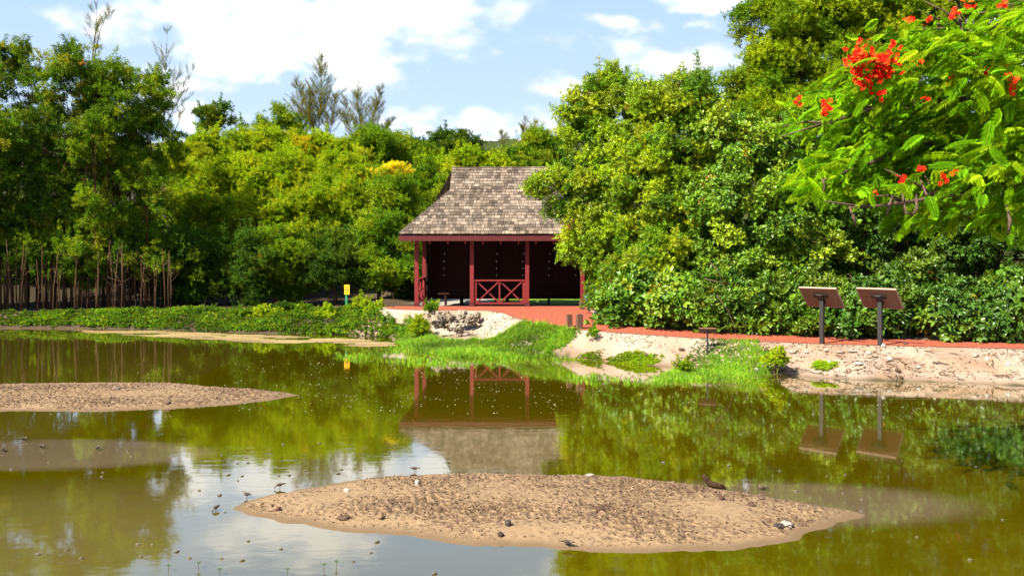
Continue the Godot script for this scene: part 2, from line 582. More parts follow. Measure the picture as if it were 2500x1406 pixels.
func make_grass(n: int, height: float, lean: float, width: float) -> ArrayMesh:
	var mb := MB.new()
	for i in n:
		var a := rnd(0, TAU)
		var out := Vector3(cos(a), 0, sin(a))
		var p := out * rnd(0, 0.07)
		var h := height * rnd(0.55, 1.15)
		var side := Vector3(-sin(a + 0.7), 0, cos(a + 0.7)) * width
		var m := p + Vector3(0, h * 0.6, 0) + out * lean * h * 0.25
		var t := p + Vector3(0, h, 0) + out * lean * h * rnd(0.5, 1.0)
		var tone := rnd(0.75, 1.2)
		var col := Color(tone * rnd(0.9, 1.2), tone, tone)
		mb.quad(p - side, p + side, m + side * 0.8, m - side * 0.8, col)
		mb.tri(m - side * 0.8, m + side * 0.8, t, col)
	return mb.mesh()

func make_sprigs() -> void:
	sprigs.glossy = [make_sprig(15, 0.17, 0.155, 0.064, 0.7, 0.5, true, true), make_sprig(15, 0.19, 0.14, 0.06, 0.5, 0.7, true, true), make_sprig(18, 0.2, 0.13, 0.05, 0.9, 0.4, true)]
	sprigs.small = [make_sprig(24, 0.2, 0.095, 0.042, 0.5, 0.5, false), make_sprig(27, 0.22, 0.088, 0.04, 0.7, 0.4, false), make_sprig(24, 0.19, 0.1, 0.045, 0.4, 0.7, false)]
	sprigs.hill = [make_sprig(24, 0.27, 0.13, 0.056, 0.4, 0.5, false), make_sprig(24, 0.25, 0.12, 0.06, 0.6, 0.6, false), make_sprig(27, 0.28, 0.125, 0.05, 0.3, 0.4, false)]
	sprigs.left = [make_sprig(18, 0.24, 0.15, 0.062, 0.3, 0.8, false), make_sprig(18, 0.26, 0.14, 0.065, 0.5, 0.6, false)]
	sprigs.frond = [make_frond(20, 0.5, 0.078), make_frond(22, 0.56, 0.082), make_frond(18, 0.42, 0.074)]
	sprigs.needles = [make_needles(), make_needles()]
	sprigs.cover = [make_sprig(15, 0.1, 0.075, 0.05, 0.5, 0.4, false), make_sprig(15, 0.12, 0.08, 0.045, 0.7, 0.5, false)]
	sprigs.grass = [make_grass(14, 0.3, 0.9, 0.008), make_grass(16, 0.24, 1.3, 0.009), make_grass(9, 0.42, 0.7, 0.007)]
	sprigs.sedge = [make_grass(16, 0.2, 0.45, 0.005)]

func crown_points(buf: PackedFloat32Array, lobes: Array, density: float, size: float, tones: Array, o: Dictionary) -> void:
	# lobes: [centre, radii]; sprigs gather in clumps over each lobe so that light and gaps come between them
	var clump_r: float = o.get("clump", 0.42)
	var up: float = o.get("up", 0.6)
	var odd: float = o.get("odd", 0.012) * 0.3
	size *= 0.8
	density *= 1.4
	for lobe in lobes:
		var c: Vector3 = lobe[0]
		var r: Vector3 = lobe[1]
		var area := 4.0 * PI * pow((pow(r.x * r.y, 1.6) + pow(r.x * r.z, 1.6) + pow(r.y * r.z, 1.6)) / 3.0, 1.0 / 1.6)
		var clumps := maxi(5, int(area / (clump_r * clump_r * 4.4)))
		var total := int(area * density)
		for k in clumps:
			var u := unit()
			if u.z < -0.3 and rng.randf() < 0.45:
				u.z = -u.z
			var reach := rnd(0.72, 1.08) if rng.randf() < 0.8 else rnd(0.3, 0.7)
			var cc := c + u * r * reach
			var tone: Color = tones[rng.randi() % tones.size()]
			var bright := rnd(0.8, 1.22)
			var out := (u / r).normalized()
			if rng.randf() < 0.3 and out.y > -0.35:
				# a leafy shoot that breaks the outline
				var way := (out * 0.6 + Vector3.UP * 0.9 + unit() * 0.45).normalized()
				var reach2 := clump_r * rnd(1.2, 2.4)
				for i in 7:
					var s2 := size * rnd(0.55, 0.95)
					push(buf, aim(way + unit() * 0.4, rnd(0, TAU)).scaled_local(Vector3(s2, s2, s2)), cc + way * reach2 * (i + 1) / 7.0, tone * (bright * rnd(0.95, 1.25)))
			for i in total / clumps:
				var p := cc + Vector3(rng.randfn(), rng.randfn() * 0.75, rng.randfn()) * clump_r * 0.5
				var dir := out * 0.75 + Vector3.UP * up + unit() * 0.6
				var col := tone * (bright * rnd(0.85, 1.15))
				if rng.randf() < odd:
					col = [Color(0.35, 0.2, 0.02), Color(0.3, 0.1, 0.02), Color(0.3, 0.28, 0.03)][rng.randi() % 3]
				var s := size * rnd(0.7, 1.3)
				push(buf, aim(dir, rnd(0, TAU)).scaled_local(Vector3(s, s, s)), p, col)

func add_trunk(parent: Node3D, at: Vector3, lobes: Array, radius: float, tint := Color(1, 1, 1), reach := 0.75, limbs_most := 9) -> void:
	# a tapered trunk that leans towards the middle of the crown, with a limb into each lobe
	var mb := MB.new()
	var mid := Vector3.ZERO
	var top := 0.0
	for l in lobes:
		mid += l[0]
		top = maxf(top, l[0].y + l[1].y * 0.4)
	mid /= lobes.size()
	var end := Vector3(mid.x, maxf(top, at.y + 0.6), mid.z)
	var pts := []
	var rad := []
	var n := 6
	for i in n + 1:
		var t := float(i) / n
		var p := at.lerp(end, t)
		p.x = lerpf(at.x, end.x, t * t)
		p.z = lerpf(at.z, end.z, t * t)
		if i > 0 and i < n:
			p += Vector3(rnd(-1, 1), 0, rnd(-1, 1)) * radius * 1.3
		pts.append(p - at)
		rad.append(radius * (1.15 - t))
	mb.tube(pts, rad, 7, tint)
	var made := 0
	for l in lobes:
		if made >= limbs_most:
			break
		made += 1
		var goal: Vector3 = at.lerp(l[0], 1.0) - at
		var t := clampf((l[0].y - at.y) / maxf(end.y - at.y, 0.1) * 0.55, 0.12, 0.85)
		var k := int(t * n)
		var from: Vector3 = pts[k].lerp(pts[mini(k + 1, n)], t * n - k)
		goal = from.lerp(goal, reach + 0.2)
		var m: Vector3 = from.lerp(goal, 0.5) + Vector3(rnd(-0.1, 0.1), rnd(0.0, 0.25), rnd(-0.1, 0.1)) * from.distance_to(goal)
		var r0: float = radius * (1.15 - t) * 0.55
		mb.tube([from, m, goal], [r0, r0 * 0.6, r0 * 0.2], 5, tint)
		for q in 2:
			var g2: Vector3 = m + (goal - m) * 0.3 + unit() * l[1] * 0.7
			mb.tube([m, m.lerp(g2, 0.5) + unit() * 0.06, g2], [r0 * 0.45, r0 * 0.3, r0 * 0.08], 4, tint)
	put("trunk", mb.mesh(true), M.bark, parent)

func shift(buf: PackedFloat32Array, at: Vector3) -> void:
	for i in range(0, buf.size(), 16):
		buf[i + 3] -= at.x
		buf[i + 7] -= at.y
		buf[i + 11] -= at.z

func tree(called: String, label: String, category: String, group: String, base: Vector3, lobes: Array, kind: String, density: float, size: float, tones: Array, trunk := 0.12, o := {}) -> Node3D:
	var t := root(called, base)
	tag(t, label, category, group)
	if trunk > 0.0:
		add_trunk(t, base, lobes, trunk, o.get("bark", Color(1, 1, 1)), 0.75, o.get("limbs", 9))
	var buf := PackedFloat32Array()
	crown_points(buf, lobes, density, size, tones, o)
	shift(buf, base)
	scatter(o.get("crown", "crown"), sprigs[kind][rng.randi() % sprigs[kind].size()], M[o.get("mat", "leaf")], buf, t).set_meta("kind", "stuff")
	return t

func lobes_px(list: Array, d: float, deep := 1.0) -> Array:   # [px, py, half width, half height, extra distance]
	var out := []
	for l in list:
		var dd: float = d + (l[4] if l.size() > 4 else 0.0)
		var k := dd / F
		out.append([pp(l[0], l[1], dd), Vector3(l[2] * k, l[3] * k, maxf(0.5, minf(l[2], l[3] * 1.3) * k * deep))])
	return out

func on_ground(px: float, d: float) -> Vector3:
	var x := (px - HX) * d / F
	return Vector3(x, ground_at(x, -d) - 0.05, -d)

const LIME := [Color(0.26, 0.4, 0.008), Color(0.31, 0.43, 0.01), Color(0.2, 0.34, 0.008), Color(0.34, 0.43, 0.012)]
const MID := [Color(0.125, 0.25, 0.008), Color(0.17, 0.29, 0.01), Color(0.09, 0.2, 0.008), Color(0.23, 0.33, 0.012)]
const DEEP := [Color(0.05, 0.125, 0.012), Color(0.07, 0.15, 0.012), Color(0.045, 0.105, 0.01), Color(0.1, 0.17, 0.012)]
const OLIVE := [Color(0.11, 0.23, 0.014), Color(0.16, 0.27, 0.014), Color(0.08, 0.18, 0.012), Color(0.2, 0.29, 0.018), Color(0.22, 0.27, 0.02)]
const GLOSS := [Color(0.1, 0.21, 0.014), Color(0.135, 0.25, 0.016), Color(0.075, 0.17, 0.012), Color(0.18, 0.27, 0.018)]

func build_right_trees() -> void:
	var g := {"mat": "glossy_leaf", "clump": 0.36, "odd": 0.02}
	# the trees and shrubs along the path, from the pavilion to the right edge
	tree("mangrove_tree", "upright bushy mangrove with a pointed top beside the pavilion roof", "tree", "trees along the red path", on_ground(1480, 28.6),
		lobes_px([[1480, 250, 36, 50], [1478, 198, 15, 26], [1508, 218, 12, 20], [1448, 222, 14, 18], [1418, 262, 30, 36], [1385, 285, 22, 16], [1530, 320, 70, 75], [1452, 350, 56, 66], [1400, 305, 30, 36], [1425, 420, 45, 50], [1495, 430, 90, 80], [1478, 520, 68, 75], [1405, 525, 26, 34], [1408, 590, 24, 42], [1392, 455, 22, 30], [1500, 600, 80, 80], [1478, 640, 50, 72], [1525, 700, 80, 70], [1350, 436, 38, 17], [1322, 462, 24, 12], [1355, 505, 22, 12], [1460, 590, 40, 60]], 28.4), "small", 62, 1.05, MID + LIME, 0.13, {"mat": "glossy_leaf", "clump": 0.36, "odd": 0.012})
	tree("mangrove_tree", "wide yellow-green mangrove right of the pointed one, evenly rounded on top", "tree", "trees along the red path", on_ground(1640, 27.4),
		lobes_px([[1590, 285, 75, 70], [1680, 270, 85, 75], [1650, 225, 26, 18], [1570, 240, 30, 20], [1620, 390, 95, 80], [1720, 380, 90, 85], [1580, 480, 75, 80], [1680, 490, 105, 90], [1610, 590, 95, 85], [1720, 600, 90, 90], [1660, 690, 90, 60], [1570, 680, 70, 70]], 26.9), "small", 62, 1.1, LIME + MID, 0.15, {"mat": "glossy_leaf", "clump": 0.38, "odd": 0.012})
	tree("tall_tree", "tallest green tree on the right, its crown cut by the top of the photo", "tree", "trees along the red path", on_ground(1950, 31),
		lobes_px([[1870, 25, 55, 60], [1910, 110, 90, 70], [1845, 150, 60, 65], [1990, 10, 110, 90], [2100, 60, 130, 110], [2230, 0, 140, 110], [2380, 30, 150, 130], [1830, 240, 70, 60], [1930, 230, 100, 80], [2060, 190, 120, 90], [1850, 330, 90, 70], [2200, 170, 120, 100]], 30.0), "hill", 46, 0.8, MID + LIME, 0.26, {"clump": 0.5})
	tree("mangrove_tree", "broad full mangrove in the middle of the thicket, behind the small low signboard", "tree", "trees along the red path", on_ground(1850, 26.2),
		lobes_px([[1800, 360, 90, 75], [1890, 350, 80, 75], [1950, 440, 95, 85], [1830, 460, 95, 85], [1760, 520, 80, 80], [1890, 560, 105, 85], [1790, 620, 90, 80], [1980, 570, 85, 80], [1880, 660, 90, 60], [1990, 655, 90, 70]], 25.6), "glossy", 44, 0.85, GLOSS + MID, 0.16, g)
	tree("mangrove_tree", "deep green tree behind the feathery red-flowered branches", "tree", "trees along the red path", on_ground(2180, 27.5),
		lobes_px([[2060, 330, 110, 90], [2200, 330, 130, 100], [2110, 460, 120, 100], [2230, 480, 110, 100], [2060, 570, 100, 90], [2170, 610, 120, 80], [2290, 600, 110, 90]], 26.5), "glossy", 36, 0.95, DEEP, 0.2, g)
	tree("mangrove_tree", "dark dense tree at the right edge behind the second signboard", "tree", "trees along the red path", on_ground(2440, 26.8),
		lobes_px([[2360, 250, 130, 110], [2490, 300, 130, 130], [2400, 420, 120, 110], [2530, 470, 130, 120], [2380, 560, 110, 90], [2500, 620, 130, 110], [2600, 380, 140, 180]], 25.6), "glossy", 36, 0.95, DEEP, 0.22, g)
	# the low glossy shrubs that edge the path
	var lows := [
		[1502, 700, 55, 55, 27.0, "small-leaved green shrub at the path bend beside the pavilion post"],
		[1545, 735, 75, 62, 25.9, "bright glossy shrub at the outer side of the path bend"],
		[1655, 740, 70, 58, 25.2, "round glossy shrub just left of the small low signboard"],
		[1765, 735, 75, 68, 24.7, "glossy shrub directly behind the small low signboard"],
		[1880, 745, 80, 66, 24.2, "glossy shrub between the low signboard and the first large signboard"],
		[2000, 740, 75, 72, 23.9, "glossy shrub behind the first large signboard"],
		[2115, 760, 70, 62, 23.5, "glossy shrub between the two large signboards"],
		[2235, 715, 85, 100, 23.5, "taller large-leaved shrub to the right of the second signboard"],
		[2350, 765, 80, 62, 22.9, "low leafy shrub in the shade right of the tall large-leaved shrub"],
		[2470, 745, 80, 85, 22.7, "shaded leafy shrub at the end of the path by the right edge"]]
	for s in lows:
		var r: float = s[2]
		var lb := lobes_px([[s[0], s[1], r * 0.75, s[3] * 0.75], [s[0] - r * 0.5, s[1] + s[3] * 0.35, r * 0.6, s[3] * 0.6, -0.15], [s[0] + r * 0.5, s[1] + s[3] * 0.3, r * 0.6, s[3] * 0.62, -0.1], [s[0] + r * 0.1, s[1] - s[3] * 0.5, r * 0.55, s[3] * 0.5, 0.2]], s[4])
		tree("glossy_shrub", s[5], "shrub", "glossy shrubs along the path", on_ground(s[0], s[4] + 0.25), lb, "small" if s[0] < 1510 else "glossy", 30, 1.0 if s[0] < 1510 else 1.3, GLOSS + MID if s[0] < 1510 else GLOSS if s[0] < 1700 else GLOSS + DEEP if s[0] < 2040 else DEEP, 0.06, {"mat": "glossy_leaf", "clump": 0.24, "up": 0.8, "odd": 0.02})  # darker greens to the right put the flame tree shade into the leaf colour
	# bare twigs that stick out of the thicket
	for s in [[1735, 640, 1765, 700, 24.2, "bare pale twig sticking out of the thicket above the small low signboard"], [1750, 720, 1800, 820, 23.7, "long thin dead branch leaning down to the path right of the small low signboard"], [1720, 680, 1790, 715, 24.1, "bare forked branch among yellowed leaves above the low signboard"]]:
		var a := pp(s[0], s[1], s[4] + 0.1)
		var b := pp(s[2], s[3], s[4] - 0.1)
		var mb := MB.new()
		var m := (a + b) * 0.5 + Vector3(0.05, 0.1, 0.05)
		mb.tube([Vector3.ZERO, m - a, b - a], [0.014, 0.011, 0.006], 5, Color(2.2, 1.9, 1.6))
		for k in 3:
			var q := (b - a) * rnd(0.3, 0.8)
			mb.tube([q, q + Vector3(rnd(-0.3, 0.3), rnd(-0.1, 0.3), rnd(0, 0.2))], [0.007, 0.003], 4, Color(2.2, 1.9, 1.6))
		tag(put("dead_branch", mb.mesh(true), M.bark, self, Transform3D(Basis(), a)), s[5], "branch", "bare twigs in the thicket")

func build_poinciana() -> void:
	var base := Vector3(10.6, ground_at(10.6, -13.4) - 0.05, -13.4)
	var t := root("flame_tree", base)
	tag(t, "feathery bright green tree with scarlet flowers reaching in from the right edge", "tree")
	var mb := MB.new()
	var wood := Color(2.2, 1.85, 1.55)
	var fork := Vector3(9.6, 3.6, -12.6)
	mb.tube([Vector3.ZERO, (fork - base) * 0.5 + Vector3(0.2, 0, 0), fork - base], [0.3, 0.24, 0.2], 9, wood)
	put("trunk", mb.mesh(true), M.bark, t)
	var limbs := [
		[[2500, 455, 11.2], [2400, 470, 10.6], [2290, 482, 10.3], [2210, 494, 10.2], [2120, 505, 10.2]],
		[[2520, 330, 11.6], [2400, 330, 11.2], [2260, 350, 10.9], [2120, 400, 10.6], [2010, 440, 10.3]],
		[[2560, 180, 12], [2420, 230, 11.4], [2300, 250, 11.1], [2150, 260, 10.9], [2020, 300, 10.7]],
		[[2580, -60, 12], [2490, 10, 11.3], [2440, 60, 11.1], [2375, 80, 11.0], [2345, 60, 10.9], [2345, 10, 10.9]],
		[[2560, 60, 12], [2440, 120, 11.4], [2330, 150, 11.1], [2230, 170, 11.0], [2130, 190, 10.9]],
		[[2560, 480, 11.8], [2500, 520, 11.3], [2440, 530, 11.1], [2400, 545, 11]]]
	for l in limbs:
		var pts := [fork - base]
		var rad := [0.15]
		for i in l.size():
			pts.append(pp(l[i][0], l[i][1], l[i][2]) - base)
			rad.append(0.04 * (1.0 - float(i) / l.size()) + 0.009)
		var b := MB.new()
		b.tube(pts, rad, 6, wood)
		for k in range(2, pts.size()):
			for q in 2:
				var e: Vector3 = pts[k] + Vector3(rnd(-0.7, 0.1), rnd(-0.25, 0.35), rnd(-0.4, 0.4))
				b.tube([pts[k], pts[k].lerp(e, 0.5) + unit() * 0.05, e], [0.02, 0.014, 0.006], 4, wood)
		put("limb", b.mesh(true), M.bark, t)
	var sprays := [[2130, 245, 120, 34], [2040, 290, 80, 26], [2250, 200, 130, 40], [2340, 120, 130, 50], [2440, 160, 110, 60], [2300, 285, 160, 40], [2450, 280, 110, 50], [2180, 335, 140, 36], [2340, 365, 150, 40], [2080, 390, 110, 34], [2220, 410, 140, 32], [2400, 430, 120, 36], [2030, 440, 70, 26], [2150, 455, 110, 24], [2480, 370, 90, 50], [2260, 520, 90, 26], [2460, 520, 80, 40], [2330, 480, 80, 24], [2480, 60, 90, 60], [2260, 90, 90, 30], [2150, 150, 90, 24], [2080, 215, 80, 22], [2560, 250, 120, 160], [2560, 480, 100, 80]]
	var buf := PackedFloat32Array()
	var greens := [Color(0.25, 0.48, 0.008), Color(0.19, 0.42, 0.008), Color(0.31, 0.5, 0.012), Color(0.14, 0.34, 0.008)]
	for s in sprays:
		var dd := rnd(10.4, 11.4)
		for i in int(s[2] * s[3] / 52.0) + 26:
			var p := pp(s[0] + rng.randfn() * s[2] * 0.55, s[1] + rng.randfn() * s[3] * 0.6, dd + rng.randfn() * 0.45)
			var yaw := rng.randfn() * 0.95
			var dir := Vector3(-cos(yaw), rnd(-0.5, 0.35) - 0.1, sin(yaw)).normalized()
			var side := dir.cross(Vector3.UP).normalized()
			var up := side.cross(dir)
			up = up.rotated(dir, rng.randfn() * 0.85)
			side = dir.cross(up)
			var k := rnd(0.42, 0.82)
			push(buf, Basis(side * k, dir * k, up * k), p - base, greens[rng.randi() % 4] * rnd(0.6, 1.25))
	var third := buf.size() / 48 * 16
	for i in 3:
		scatter("crown", sprigs.frond[i], M.feather_leaf, buf.slice(i * third, (i + 1) * third), t).set_meta("kind", "stuff")
	# flower heads: five-petalled blooms gathered on the branch ends
	var reds := [Color(0.66, 0.012, 0.006), Color(0.72, 0.02, 0.007), Color(0.5, 0.008, 0.005), Color(0.75, 0.06, 0.01)]
	for f in [[2128, 165, 44, 260], [2098, 142, 28, 50], [2205, 132, 24, 14], [2180, 105, 10, 3], [2105, 105, 14, 5], [1947, 245, 12, 5], [2020, 255, 12, 6], [2012, 275, 8, 5], [2160, 230, 18, 4], [2335, 35, 14, 7], [2370, 10, 20, 8], [2275, 50, 12, 4], [2225, 43, 12, 4], [2455, 10, 16, 6], [2325, 200, 12, 10], [2415, 180, 20, 10], [2470, 190, 26, 16], [2475, 215, 14, 6], [2450, 165, 12, 5], [2305, 435, 13, 8], [2335, 422, 11, 6], [2133, 475, 10, 4], [2200, 430, 16, 4], [2245, 155, 12, 3], [2250, 420, 9, 3], [2260, 245, 8, 3]]:
		var b := MB.new()
		var dd := rnd(9.8, 10.1)
		var r: float = f[2] * dd / F
		for i in f[3]:
			var p := Vector3(rng.randfn() * r * 0.5, rng.randfn() * r * 0.45, rng.randfn() * r * 0.4)
			var face := (Vector3(-0.2, 0.6, 0.8) + unit() * 0.7).normalized()
			var bs := aim(face, rnd(0, TAU))
			var col: Color = reds[rng.randi() % 4]
			for k in 5:
				var dir := (bs * Vector3(cos(TAU * k / 5), 0.25, sin(TAU * k / 5))).normalized()
				add_leaf(b, p, dir, face, rnd(0.03, 0.044), 0.028, 0.3, col * rnd(0.85, 1.15), true)
			b.tube([p, p - face * 0.05], [0.003, 0.003], 3, Color(0.2, 0.25, 0.03))
		put("flower_cluster", b.mesh(), M.petal, t, Transform3D(Basis(), pp(f[0], f[1], dd) - base))
	# long dry seed pods that hang in loops
	for s in [[2205, 470, 2212, 520, 2235, 522], [2238, 470, 2240, 510, 2225, 530], [2250, 440, 2262, 475, 2290, 470], [2345, 40, 2350, 80, 2370, 78], [2460, 500, 2468, 540, 2462, 575], [2075, 500, 2085, 530, 2092, 552], [2180, 480, 2172, 505, 2166, 525], [2470, 170, 2478, 200, 2468, 225]]:
		var b := MB.new()
		var a := pp(s[0], s[1], 10.1)
		b.tube([Vector3.ZERO, pp(s[2], s[3], 10.0) - a, pp(s[4], s[5], 10.05) - a], [0.013, 0.024, 0.012], 5, Color(3.0, 2.4, 1.9))
		put("seed_pod", b.mesh(true), M.bark, t, Transform3D(Basis(), a - base))

func build_hill() -> void:
	# shrubs and small trees that climb the slope between the left-hand grove and the pavilion
	var list := [
		# px, py, half width, half height, distance, tones, label; the foot row has its shade put into darker greens
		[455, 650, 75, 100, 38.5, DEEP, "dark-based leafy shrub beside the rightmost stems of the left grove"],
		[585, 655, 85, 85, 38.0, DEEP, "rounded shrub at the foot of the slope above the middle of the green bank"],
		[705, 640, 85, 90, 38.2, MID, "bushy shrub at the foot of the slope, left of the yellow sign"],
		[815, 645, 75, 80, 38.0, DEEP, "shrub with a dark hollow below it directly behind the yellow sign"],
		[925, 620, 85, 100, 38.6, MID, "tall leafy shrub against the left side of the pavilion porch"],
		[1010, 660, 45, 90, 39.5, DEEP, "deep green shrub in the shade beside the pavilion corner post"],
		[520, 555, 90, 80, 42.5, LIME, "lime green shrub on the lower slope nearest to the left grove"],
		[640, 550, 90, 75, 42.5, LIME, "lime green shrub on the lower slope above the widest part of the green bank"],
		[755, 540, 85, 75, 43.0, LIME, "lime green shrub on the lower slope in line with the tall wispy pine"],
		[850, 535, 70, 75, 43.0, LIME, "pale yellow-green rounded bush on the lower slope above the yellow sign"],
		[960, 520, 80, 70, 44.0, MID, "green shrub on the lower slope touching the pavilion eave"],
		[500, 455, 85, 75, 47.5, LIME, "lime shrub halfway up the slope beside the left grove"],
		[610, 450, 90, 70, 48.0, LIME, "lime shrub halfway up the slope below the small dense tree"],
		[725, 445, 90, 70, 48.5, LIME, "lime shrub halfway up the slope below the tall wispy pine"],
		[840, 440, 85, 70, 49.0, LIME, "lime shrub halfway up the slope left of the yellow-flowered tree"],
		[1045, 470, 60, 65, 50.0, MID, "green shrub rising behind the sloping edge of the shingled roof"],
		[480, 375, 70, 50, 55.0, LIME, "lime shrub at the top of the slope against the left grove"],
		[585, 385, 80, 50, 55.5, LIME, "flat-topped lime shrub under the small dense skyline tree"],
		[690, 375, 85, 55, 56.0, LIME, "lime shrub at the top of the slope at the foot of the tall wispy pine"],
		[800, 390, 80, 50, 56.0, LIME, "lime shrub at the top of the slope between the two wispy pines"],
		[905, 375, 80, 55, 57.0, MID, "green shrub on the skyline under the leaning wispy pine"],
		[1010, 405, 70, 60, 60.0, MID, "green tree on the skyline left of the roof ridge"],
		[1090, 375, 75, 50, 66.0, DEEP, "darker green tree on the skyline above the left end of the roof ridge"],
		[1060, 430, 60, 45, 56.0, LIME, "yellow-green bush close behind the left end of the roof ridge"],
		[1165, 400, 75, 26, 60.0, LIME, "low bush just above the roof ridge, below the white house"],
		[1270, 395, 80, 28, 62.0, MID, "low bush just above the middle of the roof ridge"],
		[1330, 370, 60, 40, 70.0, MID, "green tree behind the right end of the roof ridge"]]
	for s in list:
		var d: float = s[4]
		var w: float = s[2]
		var h: float = s[3]
		var lb := []
		var n := 5 if w > 60 else 3
		for i in n:
			var a := TAU * i / n + rnd(-0.4, 0.4)
			lb.append([s[0] + cos(a) * w * rnd(0.45, 0.62), s[1] + sin(a) * h * rnd(0.4, 0.6), w * rnd(0.5, 0.66), h * rnd(0.48, 0.66), rnd(-0.8, 0.8)])
		lb.append([s[0], s[1], w * 0.7, h * 0.75, 0.5])
		var k := d / F
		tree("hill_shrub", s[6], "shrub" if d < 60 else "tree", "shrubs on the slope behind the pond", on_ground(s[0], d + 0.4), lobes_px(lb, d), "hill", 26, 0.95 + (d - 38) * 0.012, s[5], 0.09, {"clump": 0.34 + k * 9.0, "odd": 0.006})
	# shrubs further along the slope behind the left grove
	for s in [[60, 600, 110, 110, 46, "dim shrub behind the leftmost stems of the grove"], [220, 610, 110, 100, 46, "dim shrub behind the thickest stems of the grove"], [360, 600, 90, 110, 45, "dim shrub behind the rightmost stems of the grove"]]:
		tree("back_shrub", s[5], "shrub", "shrubs behind the left grove", on_ground(s[0], s[4] + 0.3), lobes_px([[s[0] - 40, s[1], s[2] * 0.7, s[3] * 0.8], [s[0] + 40, s[1] + 15, s[2] * 0.7, s[3] * 0.8], [s[0], s[1] - 40, s[2] * 0.7, s[3] * 0.6]], s[4]), "hill", 18, 1.1, MID, 0.08, {"clump": 0.5})
	tree("flowering_tree", "small tree covered in golden yellow flowers left of the roof", "tree", "", on_ground(955, 48.5), lobes_px([[932, 418, 22, 9], [975, 412, 24, 8], [952, 438, 24, 10], [985, 445, 15, 9]], 47.4), "hill", 30, 0.85, [Color(0.75, 0.68, 0.03), Color(0.66, 0.64, 0.03), Color(0.42, 0.5, 0.015)], 0.07, {"clump": 0.3})
	tree("flowering_tree", "low golden-tipped bush at the foot of the tall wispy pine", "tree", "", on_ground(735, 56), lobes_px([[735, 350, 24, 16], [750, 375, 16, 12], [715, 372, 16, 12]], 54.5), "hill", 20, 0.8, [Color(0.6, 0.52, 0.01), Color(0.4, 0.44, 0.01)], 0.06, {"clump": 0.3})
	tree("skyline_tree", "small dense round-topped tree standing alone on the skyline", "tree", "", on_ground(527, 66), lobes_px([[515, 285, 28, 24], [540, 290, 26, 24], [527, 265, 28, 14], [520, 312, 22, 16]], 65), "hill", 20, 1.15, OLIVE, 0.13, {"clump": 0.5})
	tree("skyline_tree", "irregular branching tree on the skyline left of the tall wispy pine", "tree", "", on_ground(690, 62), lobes_px([[675, 268, 24, 14], [650, 305, 20, 14], [705, 300, 30, 18], [680, 320, 46, 20], [725, 312, 18, 12]], 61), "hill", 18, 1.1, MID, 0.12, {"clump": 0.45})
	tree("skyline_tree", "thin sparse sapling on the skyline between the two skyline trees", "tree", "", on_ground(600, 63), lobes_px([[600, 322, 26, 12], [592, 305, 8, 10]], 62), "hill", 11, 0.9, MID, 0.06, {"clump": 0.4})
	# the wispy pines: tall leaning stems with upswept tufts
	var pines := [
		["tall wispy pine standing highest on the skyline", 70.0, [[775, 350, 784, 132], [800, 350, 818, 225], [752, 350, 722, 190], [770, 350, 752, 205]]],
		["leaning wispy pine with spread tips right of the tallest one", 74.0, [[880, 350, 872, 205], [895, 350, 930, 212], [905, 360, 962, 290], [860, 350, 838, 235]]],
		["faint wispy pine rising behind the right side of the left grove", 62.0, [[395, 300, 440, 160], [405, 300, 475, 158], [400, 300, 408, 60], [420, 330, 448, 250]]],
		["bare-tipped wispy stem sticking out above the top of the left grove", 52.0, [[225, 130, 235, 4], [230, 130, 268, 20]]],
		["faint wispy pine on the far ridge above the roof", 84.0, [[1275, 380, 1280, 290], [1290, 385, 1310, 295], [1240, 380, 1222, 318]]]]
	for s in pines:
		var d: float = s[1]
		var b0 := on_ground(s[2][0][0], d)
		var t := root("wispy_pine", b0)
		tag(t, s[0], "tree", "wispy pines on the skyline")
		var mb := MB.new()
		var buf := PackedFloat32Array()
		for q in s[2]:
			var foot := pp(q[0], q[1], d)
			var tip := pp(q[2], q[3], d + rnd(-0.6, 0.6))
			mb.tube([Vector3.ZERO, foot - b0, foot.lerp(tip, 0.5) - b0 + Vector3(rnd(-0.2, 0.2), 0, 0), tip - b0], [0.06, 0.04, 0.02, 0.006], 5, Color(1.1, 1.0, 0.9))
			var long := foot.distance_to(tip)
			for i in int(long * (3.0 if s[2][0][0] < 500 else 12.0)):
				var f := 0.08 + 0.9 * rng.randf()
				var from := foot.lerp(tip, f) - b0
				var reach := (1.0 - f) * long * rnd(0.22, 0.58) + 0.2
				var yaw := rnd(0, TAU)
				var dir := (Vector3(cos(yaw), rnd(0.5, 1.6), sin(yaw)) + (tip - foot).normalized() * 0.6).normalized()
				var end := from + dir * reach
				mb.tube([from, end], [0.01, 0.003], 3, Color(0.9, 0.85, 0.7))
				for k in int(reach * 5.0) + 2:
					var p := from.lerp(end, rnd(0.15, 1.05)) + unit() * 0.1
					var z := rnd(0.35, 0.75)
					push(buf, aim(dir + unit() * 0.35, rnd(0, TAU)).scaled_local(Vector3(z, z, z)), p, [Color(0.17, 0.21, 0.03), Color(0.23, 0.22, 0.05), Color(0.13, 0.18, 0.025)][rng.randi() % 3])
		put("trunk", mb.mesh(true), M.bark, t)
		scatter("crown", sprigs.needles[0], M.leaf, buf, t).set_meta("kind", "stuff")
	# two houses on the far ridge
	for s in [[1187, 347, 26, 10, "white house with a hipped roof on the far ridge left of the other one"], [1287, 346, 20, 9, "pale house on the far ridge, half hidden by a wispy pine"]]:
		var d := 128.0
		var k := d / F
		var c := pp(s[0], s[1], d)
		var w: float = s[2] * k * 2.0
		var y0 := -4.0
		var h := root("house", c)
		tag(h, s[4], "house", "houses on the far ridge")
		var b := MB.new()
		b.box(Transform3D(Basis(), Vector3(0, y0 * 0.5 + 0.1, 0)), Vector3(w, -y0, w * 0.8))
		put("wall", b.mesh(), M.white_wall, h)
		b = MB.new()
		var e := w * 0.58
		var f := w * 0.48
